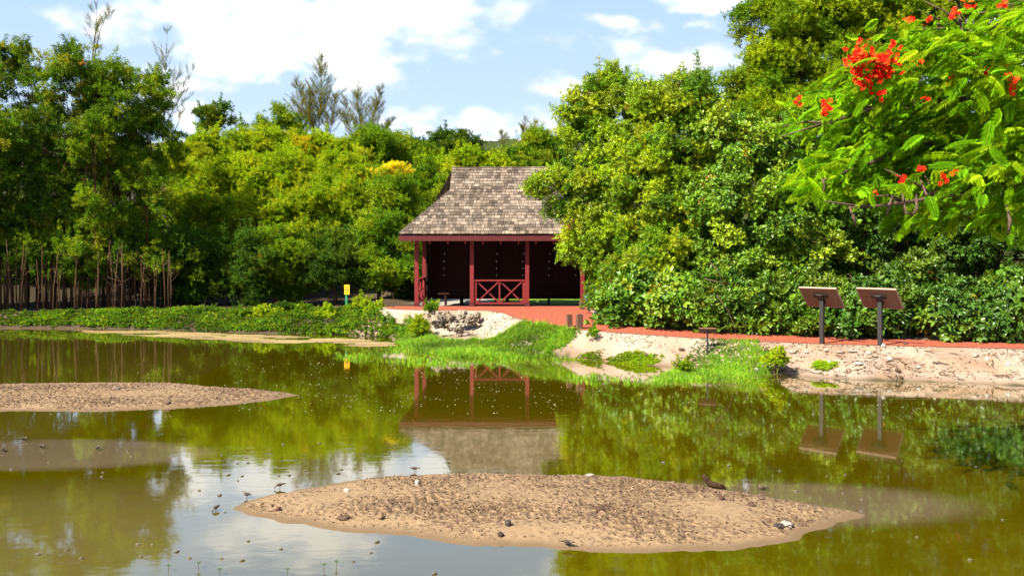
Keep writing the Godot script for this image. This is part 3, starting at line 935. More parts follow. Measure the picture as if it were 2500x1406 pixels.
		var top := Vector3(0, 0.85, 0)
		var p := [Vector3(-e, 0.05, f), Vector3(e, 0.05, f), Vector3(e, 0.05, -f), Vector3(-e, 0.05, -f)]
		var l := Vector3(-w * 0.14, 0.85, 0)
		var r := Vector3(w * 0.14, 0.85, 0)
		b.quad(p[0], p[1], r, l); b.quad(p[2], p[3], l, r); b.tri(p[1], p[2], r); b.tri(p[3], p[0], l)
		b.quad(p[3], p[2], p[1], p[0])
		put("roof", b.mesh(), M.house_roof, h)
		for i in 3:
			b = MB.new()
			b.box(Transform3D(Basis(), Vector3((i - 1) * w * 0.3, -0.55, w * 0.4 + 0.02)), Vector3(w * 0.14, 0.7, 0.06))
			put("window", b.mesh(), M.dark_glass, h)

func build_left_grove() -> void:
	var tops := [[-80, 110], [0, 105], [60, 100], [110, 88], [150, 115], [190, 120], [240, 92], [290, 155], [340, 180], [380, 215], [410, 260], [440, 330], [470, 410]]
	var named := {0: "slender tree at the far left edge of the grove, cut by the frame", 8: "tall full-crowned tree at the left of the grove with sky showing through its top", 15: "tall tree with the highest leafy top in the grove", 20: "leafy tree in the grove whose branches spread to the right", 23: "rightmost tree of the grove, its low boughs hanging over the slope shrubs"}
	var ordinal := ["first", "second", "third", "fourth", "fifth", "sixth", "seventh", "eighth", "ninth", "tenth", "eleventh", "twelfth", "thirteenth", "fourteenth", "fifteenth", "sixteenth", "seventeenth", "eighteenth", "nineteenth", "twentieth", "twenty-first", "twenty-second", "twenty-third", "twenty-fourth", "twenty-fifth", "twenty-sixth"]
	var xs := []
	for i in 26:
		xs.append(-70 + i * 17.6 + rnd(-7, 7))
	for i in xs.size():
		var px: float = xs[i]
		var top := 90.0
		for k in tops.size() - 1:
			if px >= tops[k][0] and px <= tops[k + 1][0]:
				top = lerpf(tops[k][1], tops[k + 1][1], (px - tops[k][0]) / (tops[k + 1][0] - tops[k][0]))
		var short := rng.randf() < 0.55 and not named.has(i)
		if short:
			top += rnd(60, 230)
		var d := rnd(35.4, 37.0) if short else rnd(36.2, 39.5)
		var lb := []
		var n := 6 if not short else 4
		for q in n:
			var f := float(q) / (n - 1)
			var y := lerpf(top + 42, minf(top + 330, 590) + rnd(-20, 30), f)
			lb.append([px + rnd(-62, 50), y, rnd(28, 52), rnd(24, 42), rnd(-1.0, 1.0)])
		if i > 12:
			lb.append([px + rnd(-10, 30), rnd(590, 650), rnd(34, 50), rnd(30, 44), rnd(-1.2, 0.4)])
		if named.has(i) and i > 18:
			lb.append([px + 34, top + 130, 34, 30, -0.5])
			lb.append([px + 40, top + 240, 40, 34, -0.5])
		var label: String = named.get(i, "%s%s slender tree of the left grove, counted from the left edge" % ["shorter, the " if short else "tall, the ", ordinal[i]])
		tree("grove_tree", label, "tree", "slender trees of the left grove", on_ground(px + rnd(-8, 8), d), lobes_px(lb, d), "left", 13, 0.95, OLIVE + DEEP if px < 200 else OLIVE + MID, rnd(0.035, 0.06), {"clump": 0.36, "up": 0.35, "odd": 0.012, "bark": Color(1.0, 0.72, 0.55), "limbs": 5})
	# two more trees stand outside the left edge; their shade falls over the grove and the bank
	for s in [[-25.5, 33.5, "broad leafy tree on the left shore just outside the picture"], [-22.8, 35.5, "tall leafy tree beside the first stems of the grove, outside the left edge"]]:
		var at := Vector3(s[0], ground_at(s[0], -s[1]) - 0.05, -s[1])
		var lb := []
		for k in 9:
			lb.append([at + Vector3(rnd(-1.8, 1.8), rnd(3.0, 7.5), rnd(-1.8, 1.8)), Vector3(rnd(1.2, 1.7), rnd(1.0, 1.5), rnd(1.2, 1.7))])
		tree("shore_tree", s[2], "tree", "trees outside the left edge", at, lb, "left", 16, 1.1, OLIVE, 0.2, {"clump": 0.45})
	# bare poles that crowd the ground between them
	var first: Node3D = null
	for i in 96:
		var px := rnd(-30, 420)
		var d := rnd(34.4, 38.5)
		var at := on_ground(px, d)
		if first == null or i % 6 == 0:
			var b := MB.new()
			var lean := rnd(-0.25, 0.25)
			b.tube([Vector3.ZERO, Vector3(lean * 0.3, 1.1, 0.05), Vector3(lean, 2.5, -0.05)], [0.026, 0.022, 0.012], 6, Color(0.85, 0.66, 0.54) * rnd(0.6, 1.4))
			for k in 3:
				var y := rnd(0.8, 2.3)
				b.tube([Vector3(lean * y / 2.5, y, 0), Vector3(lean * y / 2.5 + rnd(-0.6, 0.6), y + rnd(0.1, 0.6), rnd(-0.3, 0.3))], [0.012, 0.004], 4, Color(1.15, 0.85, 0.66))
			var o := root("bare_stem", at)
			put("stem", b.mesh(true), M.bark, o)
			tag(o, "thin bare pole-like stem growing among the crowded trunks of the left grove", "sapling", "bare stems of the left grove")
			first = o
		else:
			duplicate_as(first, "bare_stem", at, rnd(0, TAU)).scale = Vector3.ONE * rnd(0.8, 1.2)

func scatter_in(poly: PackedVector2Array, n: int, kind: String, tones: Array, size: float, called: String, label: String, category: String, mat_name := "grass_blade", lift := 0.0, patch := 0.0, stretch := 1.0) -> void:
	var lo := Vector2(1e9, 1e9)
	var hi := -lo
	for p in poly:
		lo = lo.min(p)
		hi = hi.max(p)
	var bufs := []
	for k in sprigs[kind].size():
		bufs.append(PackedFloat32Array())
	var made := 0
	for tries in n * 12:
		if made >= n:
			break
		var q := Vector2(rnd(lo.x, hi.x), rnd(lo.y, hi.y))
		if not Geometry2D.is_point_in_polygon(q, poly):
			continue
		var nn := noise_b.get_noise_2d(q.x * 40, q.y * 40)
		if (patch > 0.1 and nn < patch * rnd(-1, 1) + patch * 0.3 - 0.3) or (patch > 0 and edge_distance(q, poly) < rnd(0, 0.25)):
			continue
		var l := land(q.x, q.y)
		if l[2] < 0.12 and l[2] >= 0.0:
			continue
		made += 1
		var y := maxf(l[0], -0.03) + lift * rng.randf() * (0.5 + nn * 1.2 + 0.4)
		var s := size * rnd(0.65, 1.3) * (1.0 + nn * 0.5)
		push(bufs[made % bufs.size()], aim(Vector3(rnd(-0.25, 0.25), 1, rnd(-0.25, 0.25)), rnd(0, TAU)).scaled_local(Vector3(s, s * stretch, s)), Vector3(q.x, y, -q.y), tones[rng.randi() % tones.size()] * rnd(0.6, 1.25) * (1.0 + nn * 1.0))
	var o := root(called, Vector3.ZERO)
	tag(o, label, category, "", "stuff")
	for k in bufs.size():
		scatter("blades" if kind != "cover" else "leaves", sprigs[kind][k], M[mat_name], bufs[k], o)

func poly_px(list: Array) -> PackedVector2Array:           # [px, py, level]
	var out := PackedVector2Array()
	for l in list:
		var p := gp(l[0], l[1], l[2] if l.size() > 2 else 0.0)
		out.append(Vector2(p.x, -p.z))
	return out

func build_low_plants() -> void:
	var fresh := [Color(0.13, 0.3, 0.008), Color(0.17, 0.34, 0.01), Color(0.1, 0.25, 0.008), Color(0.22, 0.34, 0.015)]
	var leafy := [Color(0.085, 0.19, 0.01), Color(0.12, 0.24, 0.01), Color(0.06, 0.14, 0.01), Color(0.17, 0.25, 0.014)]
	# creeping plants along the left bank
	var strip := PackedVector2Array([Vector2(-22, 32.6), Vector2(-19.4, 32.55), Vector2(-14.6, 32.1), Vector2(-9.5, 30.75), Vector2(-6, 29.95), Vector2(-4.3, 29.1), Vector2(-3.7, 28.2), Vector2(-3.4, 29.0), Vector2(-4.6, 30.6), Vector2(-5.6, 32.4), Vector2(-7, 33.6), Vector2(-10, 34.4), Vector2(-14, 34.8), Vector2(-17, 34.4), Vector2(-22, 33.8)])
	scatter_in(strip, 7000, "cover", leafy, 0.85, "ground_cover", "creeping green plants covering the far left bank of the pond", "ground cover", "leaf", 0.13, 0.9)
	# grassy spit in the middle
	scatter_in(poly_px([[962, 838], [990, 855], [1100, 874], [1250, 880], [1400, 870], [1445, 845, 0.2], [1440, 812, 0.45], [1390, 806, 0.5], [1290, 806, 0.5], [1180, 812, 0.45], [1080, 806, 0.45], [1035, 790, 0.45], [985, 795, 0.35]]), 11000, "grass", fresh, 0.4, "spit_grass", "bright green grass growing on the spit in front of the pavilion", "grass", "grass_blade", 0.0, 0.08)
	scatter_in(poly_px([[975, 830], [1000, 850], [1100, 868], [1250, 872], [1400, 862], [1440, 838, 0.2], [1440, 812, 0.45], [1390, 806, 0.5], [1290, 806, 0.5], [1180, 812, 0.45], [1080, 806, 0.45], [1035, 790, 0.45], [985, 795, 0.35]]), 1500, "cover", fresh, 0.6, "spit_weeds", "small broad-leaved weeds among the grass of the spit", "weeds", "leaf", 0.05, 0.6)
	scatter_in(poly_px([[800, 862], [960, 845], [1100, 868], [1400, 868], [1420, 885], [1250, 900], [1000, 895], [820, 885]]), 650, "sedge", fresh, 0.5, "water_grass", "sparse grass standing in the shallow water off the spit", "grass", "grass_blade", 0.0, 0.9)
	scatter_in(poly_px([[1590, 922], [1645, 900], [1700, 886], [1760, 876, 0.05], [1850, 880, 0.1], [1900, 900, 0.05], [1890, 918], [1760, 930], [1600, 936]]), 3000, "sedge", fresh, 0.5, "sedge", "patch of short green sedge at the water edge below the right bank", "grass", "grass_blade", 0.0, 0.1)
	scatter_in(poly_px([[1330, 915], [1500, 908], [1640, 915], [1850, 922], [1880, 935], [1650, 945], [1400, 940]]), 300, "sedge", fresh, 0.5, "water_sedge", "thin sedge poking through the shallow water in front of the right bank", "grass", "grass_blade", 0.0, 0.9)
	for s in [[[[1345, 872, 0.03], [1480, 868, 0.1], [1475, 882, 0.02], [1380, 886]], "flat mat of yellow-green weed at the right foot of the grassy spit"], [[[1470, 876, 0.05], [1540, 872, 0.1], [1630, 886, 0.03], [1600, 893], [1490, 890]], "flat mat of yellow-green weed below the pale sand slope"], [[[1975, 912, 0.02], [2000, 903, 0.08], [2045, 906, 0.08], [2050, 914, 0.03], [2010, 918, 0.02]], "small tuft of yellow-green weed at the foot of the bank below the first large signboard"]]:
		scatter_in(poly_px(s[0]), 900 if s[0].size() < 5 or s[0][0][0] < 1900 else 260, "cover", [Color(0.24, 0.4, 0.01), Color(0.3, 0.42, 0.012), Color(0.18, 0.34, 0.01)], 0.55, "weed_mat", s[1], "weeds", "leaf", 0.02, 0.1, 0.5)
	# single bushes and plants on the banks
	for s in [[918, 752, 28, 19, 32.0, "yellow-green twiggy bush on the left bank beside the pavilion", LIME, 40], [885, 738, 22, 20, 32.6, "small leafy bush just right of the yellow sign", LIME, 36], [1897, 872, 22, 20, 20.9, "spindly yellow-green bush at the foot of the sandy bank", LIME, 30], [1665, 888, 10, 14, 21.5, "thin straggly weed on the sand left of the sedge", MID, 22], [1052, 745, 10, 9, 29.2, "small seedling growing in front of the pavilion corner post", MID, 40], [690, 752, 30, 18, 33.2, "broad-leaved plant standing up from the green bank", DEEP, 45], [1448, 809, 7, 4, 24.4, "low leafy weed behind the taller wooden bollard", MID, 40], [1022, 792, 24, 18, 28.3, "leafy plant at the left foot of the grey rocks", LIME, 40], [655, 760, 40, 20, 32.6, "rounded leafy clump on the left bank below the broad-leaved plant", LIME, 34], [745, 758, 34, 18, 32.9, "leafy clump on the left bank between the broad-leaved plant and the yellow sign", MID, 34], [800, 764, 30, 16, 32.4, "leafy clump on the left bank close to the left of the yellow sign", LIME, 34], [590, 768, 36, 15, 32.8, "low leafy clump in the middle of the left bank", MID, 34], [500, 764, 40, 16, 33.6, "dark low clump of leaves where the left bank leaves the shade", DEEP, 34], [330, 770, 44, 14, 34.0, "shaded low clump on the bank before the rightmost stems of the grove", DEEP, 30], [960, 775, 30, 16, 30.9, "sprawling leafy weed at the end of the left bank", LIME, 34]]:
		tree("bank_bush", s[5], "plant", "plants on the banks", on_ground(s[0], s[4] + 0.1), lobes_px([[s[0], s[1], s[2] * 0.7, s[3] * 0.8], [s[0] - s[2] * 0.4, s[1] + s[3] * 0.4, s[2] * 0.5, s[3] * 0.5], [s[0] + s[2] * 0.4, s[1] + s[3] * 0.35, s[2] * 0.5, s[3] * 0.5]], s[4], 1.0), "cover", s[7] * 2.2, 0.9, s[6], 0.02, {"clump": 0.13, "up": 0.9, "crown": "foliage"})
	# papyrus-like stalks over the spindly bush
	for s in [[1897, 862, 20.9, "tall thin stalk with a yellow tip above the spindly bush"], [1668, 870, 21.4, "thin yellow flowering stalk above the straggly weed"]]:
		var b0 := on_ground(s[0], s[2])
		var b := MB.new()
		for k in 3:
			var e := Vector3(rnd(-0.12, 0.12), rnd(0.5, 0.68), rnd(-0.1, 0.1))
			b.tube([Vector3.ZERO, e * 0.5 + Vector3(0.01, 0, 0), e], [0.006, 0.005, 0.003], 4, Color(0.2, 0.24, 0.03))
			for q in 6:
				add_leaf(b, e, (unit() + Vector3.UP * 0.5), Vector3.UP, 0.05, 0.016, 0.3, Color(0.4, 0.36, 0.03))
		tag(put("flower_stalk", b.mesh(), M.plain, self, Transform3D(Basis(), b0)), s[3], "plant", "stalks on the sandy bank")

# ------------------------------------------------------------------ the pavilion
func build_pavilion() -> void:
	var xc := 0.56
	var eave_y := 3.5
	var ridge_y := 6.216
	var ze := -31.25                                       # front eave
	var zr := -34.75                                       # ridge
	var zb := -37.2                                        # back eave, lower slope cut short
	var half_e := 4.65
	var half_v := 2.96
	var tb := 0.618
	var o := root("pavilion", Vector3(xc, 0.86, -32.6))
	tag(o, "open dark red timber pavilion with a steep grey shingle roof behind the pond", "pavilion")
	var org := o.position
	var L := func(x: float, y: float, z: float) -> Vector3: return Vector3(x, y, z) - Vector3(0.0, org.y, org.z)   # x is already measured from the middle
	# posts: five in front, two behind
	for i in 5:
		var x := -4.09 + i * 2.045
		var b := MB.new()
		b.box(Transform3D(Basis(), L.call(x, 2.05, -31.8)), Vector3(0.145, 2.46, 0.145))
		put("post", b.mesh(), M.red_paint, o)
		b = MB.new()
		b.box(Transform3D(Basis(), L.call(x, 0.93, -31.8)), Vector3(0.19, 0.16, 0.19))
		put("post_foot", b.mesh(), M.maroon_paint, o)
	for x in [-4.09, 4.09]:
		var b := MB.new()
		b.box(Transform3D(Basis(), L.call(x, 2.0, -34.55)), Vector3(0.145, 2.6, 0.145))
		put("post", b.mesh(), M.red_paint, o)
	# beams on the posts
	var bm := MB.new()
	bm.box(Transform3D(Basis(), L.call(0, 3.36, -31.8)), Vector3(8.5, 0.17, 0.16))
	put("beam", bm.mesh(), M.maroon_paint, o)
	for x in [-4.09, 4.09]:
		bm = MB.new()
		bm.box(Transform3D(Basis(), L.call(x, 3.35, -33.2)), Vector3(0.15, 0.15, 2.6))
		put("beam", bm.mesh(), M.maroon_paint, o)
	# back wall of horizontal boards, with rows of pale bolts on its studs; a gap is left below it
	var wall := root_child(o, "back_wall")
	for r in 11:
		var b := MB.new()
		b.box(Transform3D(Basis(), L.call(0.05, 0.955 + 0.122 + r * 0.243, -34.75 + (r % 2) * 0.006)), Vector3(7.9, 0.237, 0.035))
		put("plank", b.mesh(), M.dark_board, wall)
	var lining := MB.new()
	lining.box(Transform3D(Basis(), L.call(0.05, 2.28, -34.8)), Vector3(7.88, 2.6, 0.03))
	put("lining", lining.mesh(), M.dark_board, wall)
	for i in 7:
		var x := -3.3 + i * 1.06
		var b := MB.new()
		b.box(Transform3D(Basis(), L.call(x, 2.2, -34.68)), Vector3(0.1, 2.5, 0.08))
		put("stud", b.mesh(), M.dark_board, wall)
		if i < 6:
			for y in [2.78, 2.47, 2.19, 1.92]:
				b = MB.new()
				var pos: Vector3 = L.call(x + (0.03 if y > 2.5 else 0.0), y, -34.63)
				b.tube([pos, pos + Vector3(0, 0, 0.035)], [0.03, 0.027], 8)
				put("bolt", b.mesh(), M.pale_metal, wall)
	for x in [-2.6, -0.75, 2.7]:
		var b := MB.new()
		b.box(Transform3D(Basis(), L.call(x, 0.82, -34.75)), Vector3(0.14, 0.28, 0.1))
		put("wall_foot", b.mesh(), M.dark_board, o)
	for sx in [-1.0, 1.0]:
		var b := MB.new()
		b.box(Transform3D(Basis(), L.call(sx * 3.93, 2.2, -34.35)), Vector3(0.04, 2.5, 0.8))
		put("end_panel", b.mesh(), M.dark_board, o)
	# benches inside, in the dark
	bm = MB.new()
	bm.box(Transform3D(Basis(), L.call(-0.2, 1.2, -34.2)), Vector3(6.6, 0.05, 0.35))
	for x in [-3.2, -1.2, 0.9, 2.9]:
		bm.box(Transform3D(Basis(), L.call(x, 0.96, -34.2)), Vector3(0.08, 0.42, 0.3))
	put("bench", bm.mesh(), M.dark_board, o)
	# railings with crossed braces
	var rails := [[L.call(-2.045, 0, -31.8), L.call(0, 0, -31.8)], [L.call(-4.09, 0, -31.8), L.call(-4.09, 0, -34.55)], [L.call(4.09, 0, -31.8), L.call(4.09, 0, -34.55)]]
	for i in rails.size():
		var r := root_child(o, "railing")
		var a: Vector3 = rails[i][0] + Vector3(0, org.y, 0)
		var b: Vector3 = rails[i][1] + Vector3(0, org.y, 0)
		var dir := (b - a).normalized()
		a += dir * 0.075
		b -= dir * 0.075
		a.y = 0.0
		b.y = 0.0
		var mid := (a + b) * 0.5
		var q := MB.new()
		q.box(Transform3D(Basis(dir, Vector3.UP, dir.cross(Vector3.UP)), mid + Vector3(0, 0.97, 0)), Vector3(a.distance_to(b), 0.055, 0.11))
		put("top_rail", q.mesh(), M.red_paint, r)
		q = MB.new()
		q.box(Transform3D(Basis(dir, Vector3.UP, dir.cross(Vector3.UP)), mid + Vector3(0, 0.12, 0)), Vector3(a.distance_to(b), 0.065, 0.06))
		put("bottom_rail", q.mesh(), M.red_paint, r)
		for e in [a + dir * 0.05, b - dir * 0.05, mid]:
			q = MB.new()
			q.box(Transform3D(Basis(dir, Vector3.UP, dir.cross(Vector3.UP)), e + Vector3(0, 0.547, 0)), Vector3(0.06 if e == mid else 0.1, 0.785, 0.055))
			put("upright", q.mesh(), M.red_paint, r)
		for k in 2:
			var p0 := (a + dir * 0.12) if k == 0 else (mid + dir * 0.04)
			var p1 := (mid - dir * 0.04) if k == 0 else (b - dir * 0.12)
			for f in 2:
				q = MB.new()
				var off := dir.cross(Vector3.UP) * (0.018 if f else -0.018)
				var s := p0 + Vector3(0, 0.17 if f else 0.92, 0) + off
				var t := p1 + Vector3(0, 0.92 if f else 0.17, 0) + off
				var y := (t - s).normalized()
				var z := dir.cross(Vector3.UP).normalized()
				q.box(Transform3D(Basis(y.cross(z), y, z), (s + t) * 0.5), Vector3(0.05, s.distance_to(t), 0.032))
				put("brace", q.mesh(), M.red_paint, r)
	# roof: deck, fascia, gablets, shingles
	var roof := root_child(o, "roof")
	var ym := lerpf(eave_y, ridge_y, tb)
	var zm := lerpf(ze, zr, tb)
	var zmb := zr - (zm - zr) * 0.95
	var yb_eave := eave_y + 0.2
	var fe := [L.call(-half_e, eave_y, ze), L.call(half_e, eave_y, ze)]
	var fv := [L.call(-half_v, ym, zm), L.call(half_v, ym, zm)]
	var rd := [L.call(-half_v, ridge_y, zr), L.call(half_v, ridge_y, zr)]
	var be := [L.call(-half_e, yb_eave, zb), L.call(half_e, yb_eave, zb)]
	var bv := [L.call(-half_v, ym, zmb), L.call(half_v, ym, zmb)]
	var dk := MB.new()
	for s in [0.0, -0.09]:
		var y := Vector3(0, s - 0.03, 0)
		dk.quad(fe[0] + y, fe[1] + y, fv[1] + y, fv[0] + y); dk.quad(fv[0] + y, fv[1] + y, rd[1] + y, rd[0] + y)
		dk.quad(be[1] + y, be[0] + y, bv[0] + y, bv[1] + y); dk.quad(bv[1] + y, bv[0] + y, rd[0] + y, rd[1] + y)
		dk.quad(be[0] + y, fe[0] + y, fv[0] + y, bv[0] + y); dk.quad(fe[1] + y, be[1] + y, bv[1] + y, fv[1] + y)
	put("roof_deck", dk.mesh(), M.dark_board, roof)
	for s in [0, 1]:
		var g := MB.new()
		var inset := Vector3(0.12 if s == 0 else -0.12, 0, 0)
		g.tri(fv[s] + inset, rd[s] + inset - Vector3(0, 0.08, 0), bv[s] + inset)
		put("gablet", g.mesh(), M.dark_board, roof)
	var fs := MB.new()
	fs.box(Transform3D(Basis(), (fe[0] + fe[1]) * 0.5 + Vector3(0, -0.12, 0.02)), Vector3(half_e * 2 + 0.04, 0.19, 0.035))
	put("fascia", fs.mesh(), M.maroon_paint, roof)
	for s in [0, 1]:
		fs = MB.new()
		fs.bar(fe[s] + Vector3(0, -0.12, -0.02), be[s] + Vector3(0, -0.12, 0), 0.035, 0.19)
		put("fascia", fs.mesh(), M.maroon_paint, roof)
	for i in 14:
		fs = MB.new()
		var x := -half_e + 0.45 + i * 0.645
		fs.box(Transform3D(Basis(Vector3.RIGHT, 0.6), L.call(x, eave_y - 0.2 + 0.1, ze - 0.3)), Vector3(0.06, 0.14, 0.62))
		put("rafter", fs.mesh(), M.red_paint, roof)
	# shingles of the front slope: the nearest three hundred each a piece of its own
	var down: Vector3 = (fe[0] - L.call(-half_e, ridge_y, zr)).normalized()
	var nrm: Vector3 = Vector3.RIGHT.cross(-down).normalized()
	if nrm.y < 0:
		nrm = -nrm
	var slope := Vector2(ridge_y - eave_y, zr - ze).length()
	var rows := 23
	var expo := slope / rows
	var widths := [0.1, 0.13, 0.155, 0.18, 0.215]
	var pieces := {}
	for w in widths:
		var b := MB.new()
		b.box(Transform3D(), Vector3(w - 0.012, expo * 1.45, 0.034))
		pieces[w] = b.mesh()
	var rest := MB.new()
	var single := 0
	for r in rows:
		var t := (r + 0.5) / rows
		var lim := half_v + 0.03 if t > tb else lerpf(half_e, half_v, t / tb) + 0.03
		var x := -lim
		var butt := r * expo
		while x < lim - 0.04:
			var w: float = widths[rng.randi() % 5]
			var cx := x + w * 0.5
			x += w
			if cx + w * 0.5 > lim + 0.06:
				continue
			var sag := rnd(-0.012, 0.012)
			var s := butt + expo * 0.725 + sag
			var c: Vector3 = L.call(cx, lerpf(eave_y, ridge_y, s / slope), lerpf(ze, zr, s / slope)) + nrm * (0.03 + rnd(0, 0.012))
			var y: Vector3 = (-down + nrm * -0.1).normalized()
			var xx := Vector3.RIGHT.rotated(y, rnd(-0.02, 0.02))
			var xf := Transform3D(Basis(xx, y, xx.cross(y)), c)
			# weathering comes in drifts of darker and paler courses
			var drift := noise_b.get_noise_2d(cx * 40, r * 22) * 1.0 + rnd(-0.8, 0.8)
			var tone := 4 if drift > 0.75 else 0 if drift > 0.3 else 1 if drift > -0.05 else 2 if drift > -0.4 else 3 if drift > -0.75 else 5
			if single < 300 and cx < 1.45:
				put("shingle", pieces[w], M["shingle_%d" % tone], roof, xf)
				single += 1
			else:
				var s2: float = [0.33, 0.265, 0.205, 0.155, 0.42, 0.11][tone]
				rest.box(xf, Vector3(w - 0.012, expo * 1.45, 0.034), Color(s2 * 0.97, s2 * 0.78, s2 * 0.63))
	# side and back slopes
	for f in [[fe[0], be[0], fv[0], bv[0]], [be[1], fe[1], bv[1], fv[1]], [be[1], be[0], rd[1], rd[0]]]:
		for r in 15:
			var a: Vector3 = f[0].lerp(f[2], r / 15.0)
			var b: Vector3 = f[1].lerp(f[3], r / 15.0)
			var a2: Vector3 = f[0].lerp(f[2], (r + 1.35) / 15.0)
			var b2: Vector3 = f[1].lerp(f[3], (r + 1.35) / 15.0)
			var n: Vector3 = (b - a).cross(a2 - a).normalized()
			if n.y < 0:
				n = -n
			var cnt := int(a.distance_to(b) / 0.2) + 1
			for i in cnt:
				var u0 := float(i) / cnt
				var u1 := (i + 0.97) / cnt
				var s2 := rnd(0.1, 0.26)
				var col := Color(s2 * 0.97, s2 * 0.78, s2 * 0.63)
				var p0 := a.lerp(b, u0) + n * 0.035
				var p1 := a.lerp(b, u1) + n * 0.035
				rest.quad(p0, p1, a2.lerp(b2, u1), a2.lerp(b2, u0), col)
				rest.quad(p0 - n * 0.02, p1 - n * 0.02, p1, p0, col)
	tag(put("shingles", rest.mesh(), M.shingle_mix, roof), "", "", "", "stuff")
	# caps along the ridge and the hips, boards along the verges
	var caps := MB.new()
	for i in 24:
		var x := -half_v + (i + 0.5) * half_v * 2 / 24.0
		for s in [1.0, -1.0]:
			caps.box(Transform3D(Basis(Vector3.RIGHT, s * 0.66), L.call(x, ridge_y + 0.03 - 0.03, zr + s * 0.07)), Vector3(half_v * 2 / 24.0 - 0.006, 0.022, 0.17), Color(0.2, 0.165, 0.135) * rnd(0.7, 1.3))
	put("ridge_cap", caps.mesh(), M.shingle_mix, roof)
	for s in [0, 1]:
		caps = MB.new()
		for i in 13:
			var a: Vector3 = fe[s].lerp(fv[s], i / 13.0) + Vector3(0, 0.055, 0)
			var b: Vector3 = fe[s].lerp(fv[s], (i + 1.25) / 13.0) + Vector3(0, 0.045, 0)
			caps.bar(a, b, 0.13, 0.03, Color(0.1, 0.08, 0.066) * rnd(0.7, 1.4))
		put("hip_cap", caps.mesh(), M.shingle_mix, roof)
		caps = MB.new()
		caps.bar(fv[s] + Vector3(0, -0.05, 0), rd[s] + Vector3(0, -0.05, 0), 0.04, 0.14)
		put("verge_board", caps.mesh(), M.dark_board, roof)

func root_child(parent: Node3D, called: String) -> Node3D:
	var o := Node3D.new()
	o.name = numbered(parent, called)
	parent.add_child(o, true)
	return o

